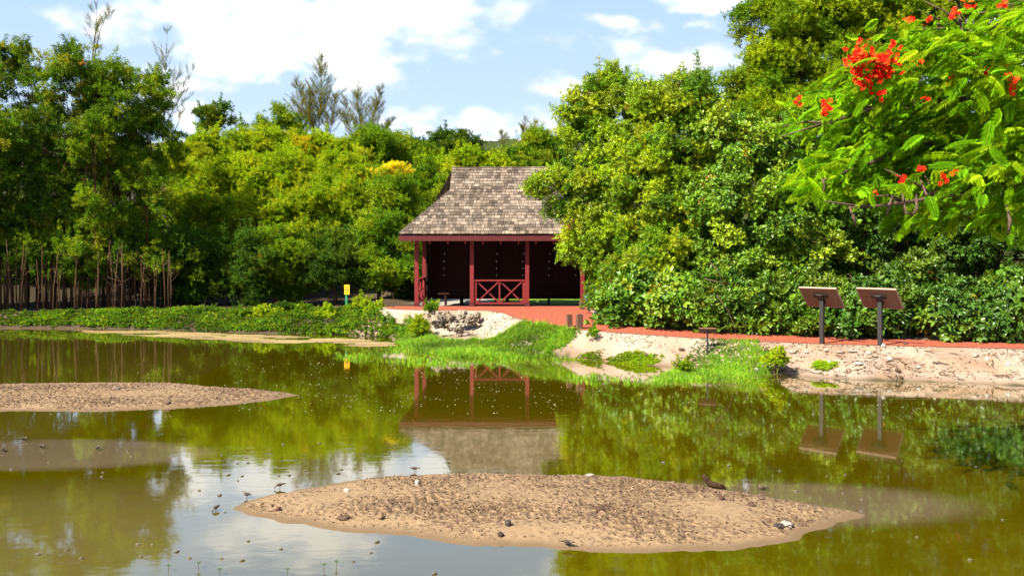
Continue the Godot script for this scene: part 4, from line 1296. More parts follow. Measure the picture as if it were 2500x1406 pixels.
# ------------------------------------------------------------------ signs and bollards
func build_signs() -> void:
	for s in [[2008, 838, 22.0, 1.0, "large slanted brown signboard on a black post, left of its twin, seen from behind"], [2150, 843, 21.6, 1.0, "large slanted brown signboard on a black post, right of its twin, seen from behind"]]:
		var x: float = (s[0] - HX) * s[2] / F
		var o := root("signboard", Vector3(x, ground_at(x, -s[2]) - 0.05, -s[2]), deg_to_rad(-42))
		tag(o, s[4], "sign", "large signboards along the path")
		var b := MB.new()
		b.box(Transform3D(Basis(), Vector3(0, 0.62, 0)), Vector3(0.1, 1.24, 0.1))
		put("post", b.mesh(), M.black_metal, o)
		b = MB.new()
		b.box(Transform3D(Basis(), Vector3(0, 0.03, 0)), Vector3(0.2, 0.03, 0.2))
		put("base_plate", b.mesh(), M.black_metal, o)
		var tilt := Basis(Vector3.RIGHT, deg_to_rad(-42))     # the low edge lies on the far side, towards the reader
		var c := Vector3(0.0, 1.24, 0.02)
		b = MB.new()
		b.box(Transform3D(tilt, c), Vector3(0.95, 0.03, 0.72))
		put("panel", b.mesh(), M.panel_brown, o)
		b = MB.new()
		b.box(Transform3D(tilt, c + tilt * Vector3(0, 0.004, 0.368)), Vector3(0.97, 0.045, 0.02))
		b.box(Transform3D(tilt, c + tilt * Vector3(0, 0.004, -0.368)), Vector3(0.97, 0.045, 0.02))
		for k in [-1, 1]:
			b.box(Transform3D(tilt, c + tilt * Vector3(0.478 * k, 0.004, 0)), Vector3(0.02, 0.045, 0.715))
		put("frame", b.mesh(), M.panel_edge, o)
		b = MB.new()
		b.box(Transform3D(tilt, c + tilt * Vector3(0, -0.03, 0.1)), Vector3(0.36, 0.03, 0.14))
		b.box(Transform3D(tilt, c + tilt * Vector3(0, -0.05, 0.0)), Vector3(0.14, 0.05, 0.34))
		put("bracket", b.mesh(), M.black_metal, o)
	# the low one
	var x1 := (1728 - HX) * 22.4 / F
	var o1 := root("signboard", Vector3(x1, ground_at(x1, -22.4) - 0.04, -22.4), deg_to_rad(-12))
	tag(o1, "small low signboard on a thin dark post at the edge of the path", "sign")
	var q := MB.new()
	q.box(Transform3D(Basis(), Vector3(0, 0.31, 0)), Vector3(0.05, 0.62, 0.05))
	put("post", q.mesh(), M.black_metal, o1)
	q = MB.new()
	q.box(Transform3D(Basis(Vector3.RIGHT, -0.6), Vector3(0, 0.64, 0)), Vector3(0.44, 0.025, 0.24))
	put("panel", q.mesh(), M.panel_brown, o1)
	# the blue one by the pavilion
	var p2 := gp(1438, 762, 0.84)
	o1 = root("signboard", Vector3(p2.x, ground_at(p2.x, p2.z) - 0.03, p2.z), deg_to_rad(50))
	tag(o1, "small slanted signboard with a pale blue face beside the last visible pavilion post", "sign")
	q = MB.new()
	q.box(Transform3D(Basis(), Vector3(0, 0.22, 0)), Vector3(0.06, 0.44, 0.06))
	put("post", q.mesh(), M.black_metal, o1)
	q = MB.new()
	q.box(Transform3D(Basis(Vector3.RIGHT, 0.85), Vector3(0, 0.46, 0)), Vector3(0.32, 0.03, 0.34))
	put("panel", q.mesh(), M.blue_panel, o1)
	# yellow notice on a green post
	var p3 := on_ground(845, 33.2)
	p3.y = 0.115
	o1 = root("notice_sign", p3)
	tag(o1, "small yellow notice on a green post on the left bank", "sign")
	q = MB.new()
	q.box(Transform3D(Basis(), Vector3(0, 0.6, 0)), Vector3(0.075, 1.2, 0.06))
	put("post", q.mesh(), M.green_post, o1)
	q = MB.new()
	q.box(Transform3D(Basis(), Vector3(0.03, 1.3, 0.045)), Vector3(0.2, 0.37, 0.018))
	put("panel", q.mesh(), M.yellow_sign, o1)
	q = MB.new()
	for r in [[0.115, 0.13, 0.03], [0.06, 0.15, 0.022], [-0.005, 0.14, 0.045], [-0.075, 0.15, 0.022], [-0.125, 0.1, 0.02]]:
		q.box(Transform3D(Basis(), Vector3(0.03, 1.3 + r[0], 0.0565)), Vector3(r[1], r[2], 0.003))
	put("lettering", q.mesh(), M.orange_print, o1)
	# bollards
	for s in [[1390, 797, 25.5, 0.4, 0.15, "shorter wooden bollard on the left at the edge of the red path"], [1415, 806, 25.05, 0.46, 0.17, "taller wooden bollard on the right at the edge of the red path"], [1421, 757, 30.3, 0.3, 0.15, "low wooden block at the foot of the last visible pavilion post"]]:
		var x: float = (s[0] - HX) * s[2] / F
		q = MB.new()
		var w: float = s[4]
		var h: float = s[3]
		q.box(Transform3D(Basis(), Vector3(0, h * 0.5, 0)), Vector3(w, h, w))
		var top := Vector3(0, h, 0)
		q.box(Transform3D(Basis(), top + Vector3(0, 0.012, 0)), Vector3(w - 0.03, 0.025, w - 0.03))
		tag(put("bollard", q.mesh(), M.post_wood, self, Transform3D(Basis(Vector3.UP, 0.25), Vector3(x, ground_at(x, -s[2]) - 0.05, -s[2]))), s[5], "bollard", "wooden bollards by the path")

# ------------------------------------------------------------------ islands, stones, sticks
func island_mesh(poly: PackedVector2Array, height: float, step: float, seed_shift: float) -> Array:
	var lo := Vector2(1e9, 1e9)
	var hi := -lo
	for p in poly:
		lo = lo.min(p)
		hi = hi.max(p)
	lo -= Vector2(0.9, 0.9)
	hi += Vector2(0.9, 0.9)
	var xs := PackedFloat32Array()
	var x := lo.x
	while x < hi.x:
		xs.append(x)
		x += step
	var ds := PackedFloat32Array()
	x = lo.y
	while x < hi.y:
		ds.append(x)
		x += step
	var f := func(px: float, pd: float) -> Array: return island_point(poly, height, px, pd, seed_shift)
	return [sheet(xs, ds, f), lo, hi]

func island_point(poly: PackedVector2Array, height: float, x: float, d: float, k: float) -> Array:
	var p := Vector2(x, d)
	var sd := edge_distance(p, poly)
	if not Geometry2D.is_point_in_polygon(p, poly):
		sd = -sd
	sd += 0.04 + noise_a.get_noise_2d(x * 45 + k, d * 45) * 0.16 + noise_b.get_noise_2d(x * 160 + k, d * 160) * 0.06
	var h := height * (1.0 - exp(-maxf(sd, 0.0) * 1.5)) if sd > 0.0 else maxf(-0.12, sd * 0.16)
	h += 0.006 * clampf(sd * 6.0, -1, 1)
	var dry := sm(0.03, 0.24, sd)
	var patch := noise_a.get_noise_2d(x * 38 + 30 + k, d * 60)
	var rough := dry * clampf(0.6 + patch * 1.3, 0.15, 1.3)
	var n1 := noise_c.get_noise_2d(x * 950 + k, d * 950)
	var n2 := noise_b.get_noise_2d(x * 1900 + k, d * 1900)
	h += (n1 * 0.028 + n2 * 0.026) * rough + noise_b.get_noise_2d(x * 70 + k, d * 70) * 0.03 * dry
	var pale := Color(0.41, 0.285, 0.17)
	var crumb := Color(0.13, 0.082, 0.05)
	var col := pale.lerp(crumb, clampf(0.32 + patch * 1.2 - n1 * 1.2 - n2 * 1.2, 0, 1) * dry)
	col = col.lerp(Color(0.2, 0.135, 0.08), (1.0 - dry) * 0.85)
	return [h, col]

func rock_mesh(seed_n: int, flat := 0.7, lumps := 0.35, res := 9) -> ArrayMesh:
	var n := FastNoiseLite.new()
	n.seed = seed_n
	n.frequency = 0.8
	var mb := MB.new()
	var P := func(i: int, j: int) -> Vector3:
		var th := PI * j / res
		var ph := TAU * (i % (res * 2)) / (res * 2)
		var u := Vector3(sin(th) * cos(ph), cos(th), sin(th) * sin(ph))
		var r := 1.0 + n.get_noise_3dv(u * 1.4) * lumps * 1.6 + n.get_noise_3dv(u * 4.5) * lumps * 0.7
		if lumps > 0.8:
			r = 0.9 + n.get_noise_3dv(u * 1.6) * 0.5 - absf(n.get_noise_3dv(u * 3.0)) * 0.8 + n.get_noise_3dv(u * 8.0) * 0.3
		return u * r * Vector3(1, flat, 0.85)
	for j in res:
		for i in res * 2:
			var a: Vector3 = P.call(i, j)
			var b: Vector3 = P.call(i + 1, j)
			var c: Vector3 = P.call(i + 1, j + 1)
			var d: Vector3 = P.call(i, j + 1)
			if j > 0: mb.tri(a, b, c)
			if j < res - 1: mb.tri(a, c, d)
	return mb.mesh(true)

func tinted_rock(called: String, at: Vector3, size: Vector3, col: Color, seed_n: int, label: String, category: String, group := "", turn := 0.0, lumps := 0.35) -> MeshInstance3D:
	var key := "rock_tint_" + col.to_html()
	if not M.has(key):
		var m: StandardMaterial3D = M.rock.duplicate()
		m.albedo_color = col.linear_to_srgb()
		m.vertex_color_use_as_albedo = false
		M[key] = m
	var o := put(called, rock_mesh(seed_n, 1.0, lumps, 22 if lumps > 0.8 else 9), M[key], self, Transform3D(Basis(Vector3.UP, turn).scaled_local(size), at))
	tag(o, label, category, group)
	return o

func pebbles(called: String, poly: PackedVector2Array, n: int, size: float, tones: Array, height_of: Callable, label: String) -> void:
	var lo := Vector2(1e9, 1e9)
	var hi := -lo
	for p in poly:
		lo = lo.min(p)
		hi = hi.max(p)
	var buf := PackedFloat32Array()
	var made := 0
	for t in n * 6:
		if made >= n:
			break
		var q := Vector2(rnd(lo.x, hi.x), rnd(lo.y, hi.y))
		if not Geometry2D.is_point_in_polygon(q, poly):
			continue
		if noise_a.get_noise_2d(q.x * 38 + 30, q.y * 60) < rnd(-0.5, 0.35):
			continue
		var h: float = height_of.call(q.x, q.y)
		if h < 0.02:
			continue
		made += 1
		var s := size * pow(rng.randf(), 2.0) * 1.6 + size * 0.35
		push(buf, Basis(Vector3.UP, rnd(0, TAU)).scaled_local(Vector3(s, s * rnd(0.5, 0.9), s)), Vector3(q.x, h + s * 0.15, -q.y), tones[rng.randi() % tones.size()] * rnd(0.7, 1.25))
	tag(scatter(called, rock_mesh(5, 0.7, 0.4, 4), M.rock, buf), label, "pebbles", "", "stuff")

func build_islands() -> void:
	# near island
	var near := poly_px([[588, 1241], [640, 1216], [720, 1196], [850, 1176], [1000, 1163], [1150, 1157], [1300, 1156], [1450, 1160], [1600, 1170], [1720, 1186], [1850, 1207], [1980, 1232], [2085, 1255], [2010, 1290], [1900, 1322], [1760, 1341], [1600, 1349], [1450, 1344], [1250, 1332], [1050, 1313], [850, 1290], [720, 1273], [640, 1258]])
	var r := island_mesh(near, 0.11, 0.024, 0.0)
	tag(put("sandbank", r[0], M.island), "near tan crumbly mud bank in the foreground water", "sandbank", "", "structure")
	var far := poly_px([[-500, 975], [-380, 950], [-150, 944], [0, 940], [150, 936], [300, 934], [450, 938], [600, 949], [690, 959], [722, 965], [660, 976], [560, 988], [400, 999], [200, 1004], [0, 1004], [-250, 998]])
	r = island_mesh(far, 0.1, 0.036, 400.0)
	tag(put("sandbank", r[0], M.island), "far low pinkish sand bank at the left of the pond", "sandbank", "", "structure")
	var hn := func(x: float, d: float) -> float: return island_point(near, 0.11, x, d, 0.0)[0]
	var hf := func(x: float, d: float) -> float: return island_point(far, 0.1, x, d, 400.0)[0]
	var earth := [Color(0.2, 0.125, 0.08), Color(0.27, 0.18, 0.115), Color(0.36, 0.25, 0.165), Color(0.12, 0.07, 0.045)]
	pebbles("clods", near, 14000, 0.0075, earth, hn, "crumbs of dry earth strewn over the near mud bank")
	pebbles("clods", far, 9000, 0.0105, earth, hf, "crumbs of dry earth strewn over the far sand bank")
	# stones that can be told apart
	for s in [[845, 1190, 0.055, 0.03, Color(0.55, 0.5, 0.44), "flat white stone near the left tip of the near mud bank"], [1018, 1177, 0.04, 0.045, Color(0.62, 0.56, 0.48), "upright pale stone at the back of the near mud bank"], [928, 1250, 0.065, 0.035, Color(0.34, 0.22, 0.13), "tan stone in the left half of the near mud bank"], [1240, 1270, 0.05, 0.05, Color(0.09, 0.075, 0.07), "dark grey stone in the middle of the near mud bank"], [1470, 1236, 0.13, 0.04, Color(0.13, 0.075, 0.048), "large dark clod in the middle of the near mud bank"], [1440, 1148, 0.07, 0.02, Color(0.6, 0.52, 0.44), "white flat chip on the rear rim of the near mud bank"], [1515, 1145, 0.045, 0.025, Color(0.3, 0.18, 0.12), "brown stone on the rear rim of the near mud bank"], [1920, 1264, 0.07, 0.035, Color(0.5, 0.44, 0.38), "pale stone near the right end of the near mud bank"], [1905, 1275, 0.07, 0.03, Color(0.07, 0.055, 0.05), "dark stone lying against the pale one at the right end of the near mud bank"], [665, 1245, 0.035, 0.035, Color(0.16, 0.08, 0.065), "reddish stone close to the left tip of the near mud bank"], [1222, 1322, 0.045, 0.03, Color(0.07, 0.05, 0.04), "dark clod at the front waterline of the near mud bank"], [1763, 1214, 0.04, 0.04, Color(0.14, 0.08, 0.06), "dark clod in front of the driftwood on the near mud bank"], [1835, 1226, 0.05, 0.035, Color(0.12, 0.07, 0.05), "dark clod to the right of the driftwood on the near mud bank"], [830, 1280, 0.08, 0.03, Color(0.14, 0.085, 0.055), "dark clod at the front left rim of the near mud bank"]]:
		var p := gp(s[0], s[1] + (1 if s[1] > 1275 or s[1] < 1155 else 4), 0.1 if s[1] < 1275 else 0.06)
		if hn.call(p.x, -p.z) < 0.02:
			p.z -= 0.25 if s[1] > 1240 else -0.25
		tinted_rock("stone", Vector3(p.x, maxf(hn.call(p.x, -p.z), 0.0) + s[3] * 0.25, p.z), Vector3(s[2], s[3], s[2] * 0.8), s[4], int(s[0]), s[5], "stone", "stones on the sand banks", rnd(0, 3))
	for s in [[55, 937, 0.09, 0.035, Color(0.16, 0.13, 0.12), "dark stone at the back of the far sand bank near the left edge"], [283, 946, 0.1, 0.03, Color(0.3, 0.24, 0.2), "flat grey stone on the crest of the far sand bank"], [408, 977, 0.07, 0.04, Color(0.2, 0.13, 0.09), "brown clod on the front of the far sand bank"]]:
		var p := gp(s[0], s[1] + 3, 0.09)
		tinted_rock("stone", Vector3(p.x, maxf(hf.call(p.x, -p.z), 0.0) + s[3] * 0.3, p.z), Vector3(s[2], s[3], s[2] * 0.8), s[4], int(s[0]), s[5], "stone", "stones on the sand banks", rnd(0, 3))
	# driftwood stump
	var p := gp(1738, 1184, 0.05)
	p.y = hn.call(p.x, -p.z)
	var b := MB.new()
	b.tube([Vector3(0.14, 0.0, 0.02), Vector3(0.06, 0.025, 0.0), Vector3(-0.02, 0.045, 0), Vector3(-0.06, 0.09, 0), Vector3(-0.085, 0.135, 0.01)], [0.018, 0.035, 0.034, 0.02, 0.024], 7, Color(0.55, 0.42, 0.36))
	b.tube([Vector3(-0.06, 0.09, 0), Vector3(-0.02, 0.12, 0.02)], [0.014, 0.006], 5, Color(0.55, 0.42, 0.36))
	b.tube([Vector3(0.05, 0.02, 0), Vector3(0.11, 0.05, 0.05)], [0.016, 0.006], 5, Color(0.55, 0.42, 0.36))
	tag(put("driftwood", b.mesh(true), M.bark, self, Transform3D(Basis().scaled(Vector3.ONE * 1.25), p)), "dark bent driftwood stump on the rear edge of the near mud bank", "driftwood")
	# birds
	build_birds(hn)
	# floating seeds and leaves
	var seed_mesh := MB.new()
	seed_mesh.tube([Vector3(-0.028, 0, 0), Vector3(-0.02, 0.004, 0), Vector3(0, 0.007, 0), Vector3(0.02, 0.005, 0), Vector3(0.03, 0.001, 0)], [0.003, 0.011, 0.015, 0.011, 0.003], 6, Color(0.085, 0.075, 0.055))
	var first: MeshInstance3D = null
	for s in [[90, 1355], [160, 1345], [197, 1364], [370, 1330], [335, 1330], [343, 1360], [430, 1348], [462, 1363], [540, 1364], [590, 1369], [605, 1322], [685, 1341], [862, 1371], [905, 1350], [920, 1324], [485, 1198], [535, 1210], [548, 1251], [590, 1163], [600, 1118], [578, 1132], [604, 1131], [556, 1160], [540, 1112], [580, 1174], [680, 1162], [705, 1161], [745, 1150], [825, 1157], [833, 1147], [880, 1148], [250, 1154], [247, 1165], [117, 1129], [25, 1147], [318, 1115], [310, 1103], [415, 1017], [122, 1012], [220, 1007], [400, 1002], [2060, 1205], [2065, 1228], [2020, 1163], [1945, 1200], [2105, 1220], [2370, 1368], [2385, 1140], [2450, 1270], [1620, 1130], [1780, 1138], [1905, 1150], [2065, 1160], [2240, 1312], [1060, 1402], [780, 1083], [690, 1085]]:
		var at := gp(s[0], s[1])
		var k := rnd(0.6, 1.05)
		if first == null:
			first = put("floating_seed", seed_mesh.mesh(true), M.plain, self)
			tag(first, "tiny pale seed or leaf afloat on the open pond water", "seed", "seeds afloat on the pond")
			first.position = at
		else:
			var c := duplicate_as(first, "floating_seed", at, rnd(-0.6, 0.6))
			c.scale = Vector3.ONE * k
	# specks drifting between the spit and the sand banks
	var buf := PackedFloat32Array()
	for i in 1000:
		var px := rnd(300, 2300)
		var py := rnd(880, 1010)
		if rng.randf() < 0.45:
			px = rnd(560, 1500)
		if noise_b.get_noise_2d(px * 0.5, py * 2.0) < -0.02:
			continue
		var q := gp(px, py)
		if Geometry2D.is_point_in_polygon(Vector2(q.x, -q.z), far) or land(q.x, -q.z)[1] > -0.2:
			continue
		var k := rnd(0.25, 0.75)
		push(buf, Basis(Vector3.UP, rnd(0, TAU)).scaled_local(Vector3(k, k * 0.6, k)), q, Color(2.6, 2.7, 2.1) * rnd(0.4, 1.2))
	tag(scatter("floating_specks", seed_mesh.mesh(true), M.plain, buf), "pale specks of plant litter drifting on the middle of the pond", "litter", "", "stuff")
	# seedlings that break the surface at the bottom of the picture
	for s in [[483, 1388, "tiny seedling in the water at the bottom, left of the double-leaved one"], [535, 1404, "two-leaved seedling at the bottom edge of the photo"], [700, 1404, "dark leafy seedling at the bottom edge under the dark streak"], [790, 1392, "single-headed seedling in the white reflection at the bottom"], [820, 1385, "taller pale seedling in the white reflection at the bottom"], [410, 1395, "thin stalk in the water at the edge of the tree reflection at the bottom"]]:
		var at := gp(s[0], s[1])
		b = MB.new()
		b.tube([Vector3(0, -0.05, 0), Vector3(0.003, 0.05, 0)], [0.0035, 0.002], 4, Color(0.05, 0.06, 0.015))
		for k in 4:
			var a := TAU * k / 4 + rnd(-0.4, 0.4)
			add_leaf(b, Vector3(0.003, 0.048, 0), Vector3(cos(a), 0.6, sin(a)), Vector3.UP, 0.035, 0.018, 0.3, Color(0.03, 0.07, 0.01))
		tag(put("seedling", b.mesh(), M.plain, self, Transform3D(Basis(), at)), s[2], "seedling", "seedlings in the foreground water")

func bird_mesh(pose: int) -> ArrayMesh:
	# one smooth body from tail to bill, two jointed legs
	var back := Color(0.05, 0.038, 0.03)
	var pale := Color(0.16, 0.13, 0.11)
	var bill := Color(0.02, 0.018, 0.016)
	var pts := [Vector3(-0.105, 0.082, 0), Vector3(-0.075, 0.084, 0), Vector3(-0.045, 0.085, 0), Vector3(-0.01, 0.082, 0), Vector3(0.025, 0.087, 0)]
	var rad := [0.005, 0.012, 0.024, 0.032, 0.028]
	if pose == 0:      # alert
		pts += [Vector3(0.046, 0.105, 0), Vector3(0.058, 0.124, 0), Vector3(0.07, 0.13, 0), Vector3(0.08, 0.127, 0), Vector3(0.11, 0.12, 0)]
	elif pose == 1:    # pecking
		for i in 4:
			pts[i] += Vector3(0, 0.02 - i * 0.006, 0)
		pts += [Vector3(0.05, 0.075, 0), Vector3(0.066, 0.058, 0), Vector3(0.075, 0.046, 0), Vector3(0.08, 0.036, 0), Vector3(0.088, 0.008, 0)]
	else:              # head tucked low, walking
		pts += [Vector3(0.048, 0.096, 0), Vector3(0.064, 0.102, 0), Vector3(0.076, 0.1, 0), Vector3(0.085, 0.096, 0), Vector3(0.113, 0.082, 0)]
	rad += [0.017, 0.0155, 0.013, 0.0065, 0.0015]
	var b := MB.new()
	b.tube(pts, rad, 9, back, [back, back * 1.2, back, back, back * 1.3, pale, back, bill, bill])
	for s in [-1.0, 1.0]:
		var f: float = 0.02 * s * (1.0 if pose == 2 else 0.4)
		var hip := Vector3(-0.004, 0.066, 0.011 * s)
		var knee := Vector3(-0.018 + f, 0.034, 0.011 * s)
		var foot := Vector3(0.0 + f, 0.002, 0.011 * s)
		b.tube([hip, knee, foot, foot + Vector3(0.018, 0, 0)], [0.006, 0.0028, 0.0022, 0.0018], 5, bill)
		# folded wing along the flank
		b.tube([Vector3(0.028, 0.094, 0.024 * s), Vector3(-0.02, 0.092, 0.027 * s), Vector3(-0.07, 0.09, 0.011 * s), Vector3(-0.112, 0.086, 0.002 * s)], [0.006, 0.014, 0.009, 0.002], 6, back * 0.8)
	return b.mesh(true)

func build_birds(hn: Callable) -> void:
	var bodies := [bird_mesh(0), bird_mesh(1), bird_mesh(2)]
	for s in [[601, 1216, 0, 2.7, true, "small dark shorebird standing on the left tip of the near mud bank"], [681, 1193, 1, 3.6, true, "shorebird bending down, tail raised, at the back left rim of the near mud bank"], [525, 1247, 1, 4.4, false, "shorebird feeding in the water just off the left tip of the near mud bank"], [1013, 1152, 2, -0.3, true, "shorebird walking along the rear rim of the near mud bank"], [1388, 1338, 2, -0.5, true, "brown shorebird at the front waterline of the near mud bank"], [1863, 1197, 2, 2.9, false, "shorebird wading behind the right end of the near mud bank"], [100, 1094, 2, -0.4, false, "shorebird wading with spread stance in the middle of the left shoal"], [56, 1076, 2, 0.2, false, "shorebird wading at the back of the left shoal"], [237, 1099, 0, 1.5, false, "upright shorebird at the right end of the left shoal"], [5, 1102, 1, 2.0, false, "shorebird cut by the left edge of the photo on the shoal"]]:
		var p := gp(s[0], s[1])
		if s[4]:
			p.y = maxf(0.0, hn.call(p.x, p.z * -1.0))
		else:
			p.y = -0.012
		var o := put("shorebird", bodies[s[2]], M.bird_feathers, self, Transform3D(Basis(Vector3.UP, s[3]).scaled(Vector3(0.74, 0.6, 0.74)), p))
		tag(o, s[5], "bird", "shorebirds on the pond")

func build_banks() -> void:
	# weathered limestone at the end of the spit
	var rocks := [[1068, 778, 0.28, 0.26, 27.9], [1100, 783, 0.36, 0.3, 28.1], [1128, 770, 0.3, 0.26, 28.7], [1150, 776, 0.26, 0.2, 28.5], [1088, 768, 0.25, 0.2, 28.9], [1118, 796, 0.3, 0.18, 27.4], [1165, 768, 0.2, 0.15, 28.9], [1055, 766, 0.2, 0.16, 28.9]]
	var says := ["dark hollow-sided rock at the left of the limestone outcrop", "largest pitted boulder in the middle of the limestone outcrop", "rounded pitted boulder at the back of the limestone outcrop", "grey boulder at the right of the limestone outcrop", "small rock at the upper left of the limestone outcrop", "low flat rock at the front of the limestone outcrop", "small rock at the far right end of the limestone outcrop", "small rock at the far left end of the limestone outcrop"]
	for i in rocks.size():
		var r: Array = rocks[i]
		var p := pp(r[0], r[1], r[4])
		p.y = maxf(ground_at(p.x, p.z) + r[3] * 0.15, p.y - 0.05)
		tinted_rock("boulder", p, Vector3(r[2], r[3], r[2] * 0.9), [Color(0.46, 0.375, 0.29), Color(0.36, 0.28, 0.21), Color(0.52, 0.44, 0.35)][i % 3], 40 + i, says[i], "rock", "limestone outcrop before the pavilion", i * 1.3, 1.0)
	# stones and sticks on the right bank
	var bank := PackedVector2Array([Vector2(2.6, 23.9), Vector2(4, 23.0), Vector2(5, 21.7), Vector2(6.5, 21.2), Vector2(7.2, 20.5), Vector2(9, 20.1), Vector2(12, 19.4), Vector2(12.4, 20.8), Vector2(7.84, 21.85), Vector2(4.97, 23.1), Vector2(2.7, 24.4)])
	var h := func(x: float, d: float) -> float: return land(x, d)[0]
	pebbles("bank_pebbles", bank, 6000, 0.016, [Color(0.5, 0.42, 0.34), Color(0.3, 0.2, 0.14), Color(0.15, 0.09, 0.06), Color(0.4, 0.28, 0.2)], h, "small stones and crumbs strewn over the sandy right bank")
	var spit := PackedVector2Array([Vector2(-3.6, 28.6), Vector2(-2, 27.6), Vector2(0, 26.8), Vector2(0.4, 27.2), Vector2(-0.3, 29.6), Vector2(-3.2, 30)])
	pebbles("slope_pebbles", spit, 700, 0.022, [Color(0.5, 0.42, 0.34), Color(0.3, 0.23, 0.17), Color(0.16, 0.1, 0.07)], h, "small stones on the pale slope in front of the pavilion")
	for i in 36:
		var x := rnd(3.2, 11.9)
		var d := lerpf(19.9, 21.8, rng.randf()) + maxf(0.0, 7.0 - x) * 0.42
		tinted_rock("stone", Vector3(x, ground_at(x, -d) + 0.02, -d), Vector3(rnd(0.04, 0.12), rnd(0.03, 0.07), rnd(0.04, 0.1)), [Color(0.55, 0.47, 0.4), Color(0.14, 0.09, 0.065), Color(0.6, 0.55, 0.5)][i % 3], 70 + i, ["pale stone half sunk in the sandy right bank", "dark clod lying on the sandy right bank", "white chip lying on the sandy right bank"][i % 3], "stone", ["pale stones on the right bank", "dark clods on the right bank", "white chips on the right bank"][i % 3], rnd(0, 3))
	var sticks := []
	for k in 5:
		var b := MB.new()
		var l := rnd(0.25, 0.6)
		b.tube([Vector3(-l, 0.01, 0), Vector3(-l * 0.3, rnd(0.02, 0.07), rnd(-0.06, 0.06)), Vector3(l * 0.4, rnd(0.01, 0.05), rnd(-0.06, 0.06)), Vector3(l, rnd(0.0, 0.06), 0)], [0.009, 0.016, 0.013, 0.004], 5, Color(1.0, 0.8, 0.7) * rnd(0.7, 1.6))
		b.tube([Vector3(0, 0.03, 0), Vector3(l * 0.4, 0.12, rnd(-0.2, 0.2))], [0.009, 0.004], 4, Color(0.9, 0.75, 0.65))
		sticks.append(b.mesh(true))
	var made := 0
	while made < 56:
		var x := rnd(6.0, 12.5)
		var d := rnd(19.4, 21.6)
		var l := land(x, d)
		if l[1] < 0.05 or l[1] > 1.35 or l[2] < 0.25:
			continue
		var o := put("driftwood_stick", sticks[made % 5], M.bark, self, Transform3D((Basis(Vector3.UP, rnd(-1.4, 1.4) + (PI if made % 2 else 0.0)) * Basis(Vector3.BACK, rnd(-0.12, 0.2))).scaled_local(Vector3.ONE * rnd(0.3, 0.8)), Vector3(x, l[0] + 0.01, -d)))
		tag(o, "grey-brown driftwood stick lying at the foot of the sandy right bank", "stick", "driftwood sticks on the right bank")
		made += 1
	# pale scum that drifts along the left bank
	var scum := poly_px([[180, 806], [330, 806], [600, 816], [800, 824], [960, 833], [968, 845], [900, 850], [760, 842], [600, 836], [430, 826], [300, 820], [200, 813]])
	var mb := MB.new()
	for j in 60:
		for i in 120:
			var x0 := -18.5 + i * 0.125
			var d0 := 25.5 + j * 0.125
			var c := Vector2(x0 + 0.06, d0 + 0.06)
			if not Geometry2D.is_point_in_polygon(c, scum) or noise_b.get_noise_2d(c.x * 25, c.y * 90) < -0.28 + maxf(0.0, 0.3 - edge_distance(c, scum)) * 1.5:
				continue
			var t := 0.9 + noise_a.get_noise_2d(c.x * 30, c.y * 90) * 0.5
			var col := Color(0.34, 0.25, 0.11) * t
			mb.quad(Vector3(x0, 0.004, -d0), Vector3(x0 + 0.125, 0.004, -d0), Vector3(x0 + 0.125, 0.004, -d0 - 0.125), Vector3(x0, 0.004, -d0 - 0.125), col)
	tag(put("pond_scum", mb.mesh(), M.scum), "pale film of scum floating along the left bank", "scum", "", "stuff")

func build_path() -> void:
	var mb := MB.new()
	var s := 0.3
	for j in range(int(18.5 / s), int(33.0 / s)):
		for i in range(int(-6.0 / s), int(22.5 / s)):
			var cell := PackedVector2Array([Vector2(i * s, j * s), Vector2((i + 1) * s, j * s), Vector2((i + 1) * s, (j + 1) * s), Vector2(i * s, (j + 1) * s)])
			for poly in Geometry2D.intersect_polygons(cell, path_poly):
				var idx := Geometry2D.triangulate_polygon(poly)
				for k in range(0, idx.size(), 3):
					var p: Array[Vector3] = []
					for q in 3:
						var c: Vector2 = poly[idx[k + q]]
						p.append(Vector3(c.x, level(c.x, c.y) + 0.012, -c.y))
					if (p[1] - p[0]).cross(p[2] - p[0]).y > 0:
						mb.tri(p[0], p[1], p[2])
					else:
						mb.tri(p[0], p[2], p[1])
	tag(put("path", mb.mesh(), M.red_path), "red surfaced footpath that bends from the pavilion to the right edge", "path", "", "structure")

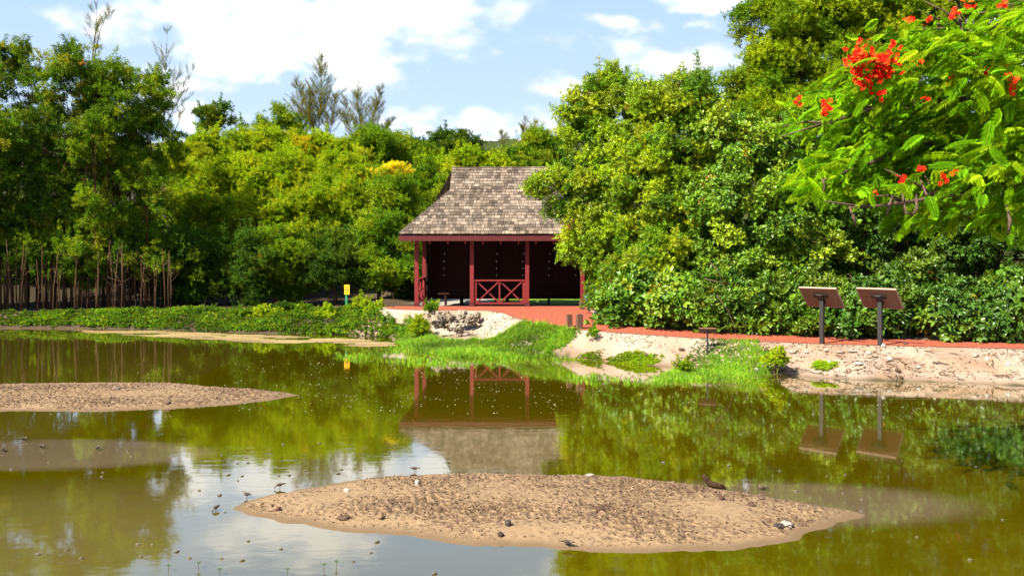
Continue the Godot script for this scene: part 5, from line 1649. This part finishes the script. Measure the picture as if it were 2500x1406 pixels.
# ------------------------------------------------------------------
func _ready() -> void:
	rng.seed = 20240611
	for n in [[noise_a, 11, 0.01], [noise_b, 23, 0.012], [noise_c, 37, 0.01]]:
		n[0].seed = n[1]
		n[0].noise_type = FastNoiseLite.TYPE_SIMPLEX_SMOOTH
		n[0].frequency = n[2]
		n[0].fractal_octaves = 4
	# camera: level, the lens shifted down
	var cam := Camera3D.new()
	cam.name = "camera"
	add_child(cam)
	cam.position = Vector3(0, EYE, 0)
	cam.set_frustum(1406.0 / F * 0.1, Vector2(0, -107.0 / F * 0.1), 0.1, 2000.0)
	cam.current = true
	# sky, exposure, sun
	var env := Environment.new()
	env.background_mode = Environment.BG_SKY
	env.sky = Sky.new()
	env.sky.sky_material = make_sky()
	env.sky_rotation = Vector3(0, PI, 0)               # the seam of the panorama lies behind the camera
	env.background_energy_multiplier = 0.405
	env.tonemap_mode = Environment.TONE_MAPPER_LINEAR
	env.tonemap_exposure = 3.6
	env.sdfgi_enabled = true
	env.ssao_enabled = true
	env.ssil_enabled = true
	var we := WorldEnvironment.new()
	we.name = "environment"
	we.environment = env
	add_child(we)
	var sun := DirectionalLight3D.new()
	sun.name = "sun"
	sun.light_energy = 1.6
	sun.light_color = Color(1.0, 0.955, 0.87)
	sun.light_angular_distance = 0.5
	sun.shadow_enabled = true
	add_child(sun)
	sun.look_at_from_position(Vector3(-0.76, 1.0, 0.58), Vector3.ZERO)
	make_materials()
	make_sprigs()
	setup_land()
	# the setting
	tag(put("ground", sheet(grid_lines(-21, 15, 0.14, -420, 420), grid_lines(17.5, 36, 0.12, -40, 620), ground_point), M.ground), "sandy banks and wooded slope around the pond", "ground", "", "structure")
	tag(put("water", sheet(grid_lines(-13, 13, 0.16, -70, 40), grid_lines(7, 22, 0.16, -12, 42), water_point), M.water), "still olive green pond water", "water", "", "structure")
	build_path()
	build_pavilion()
	build_islands()
	build_banks()
	build_signs()
	build_hill()
	build_left_grove()
	build_right_trees()
	build_poinciana()
	build_low_plants()
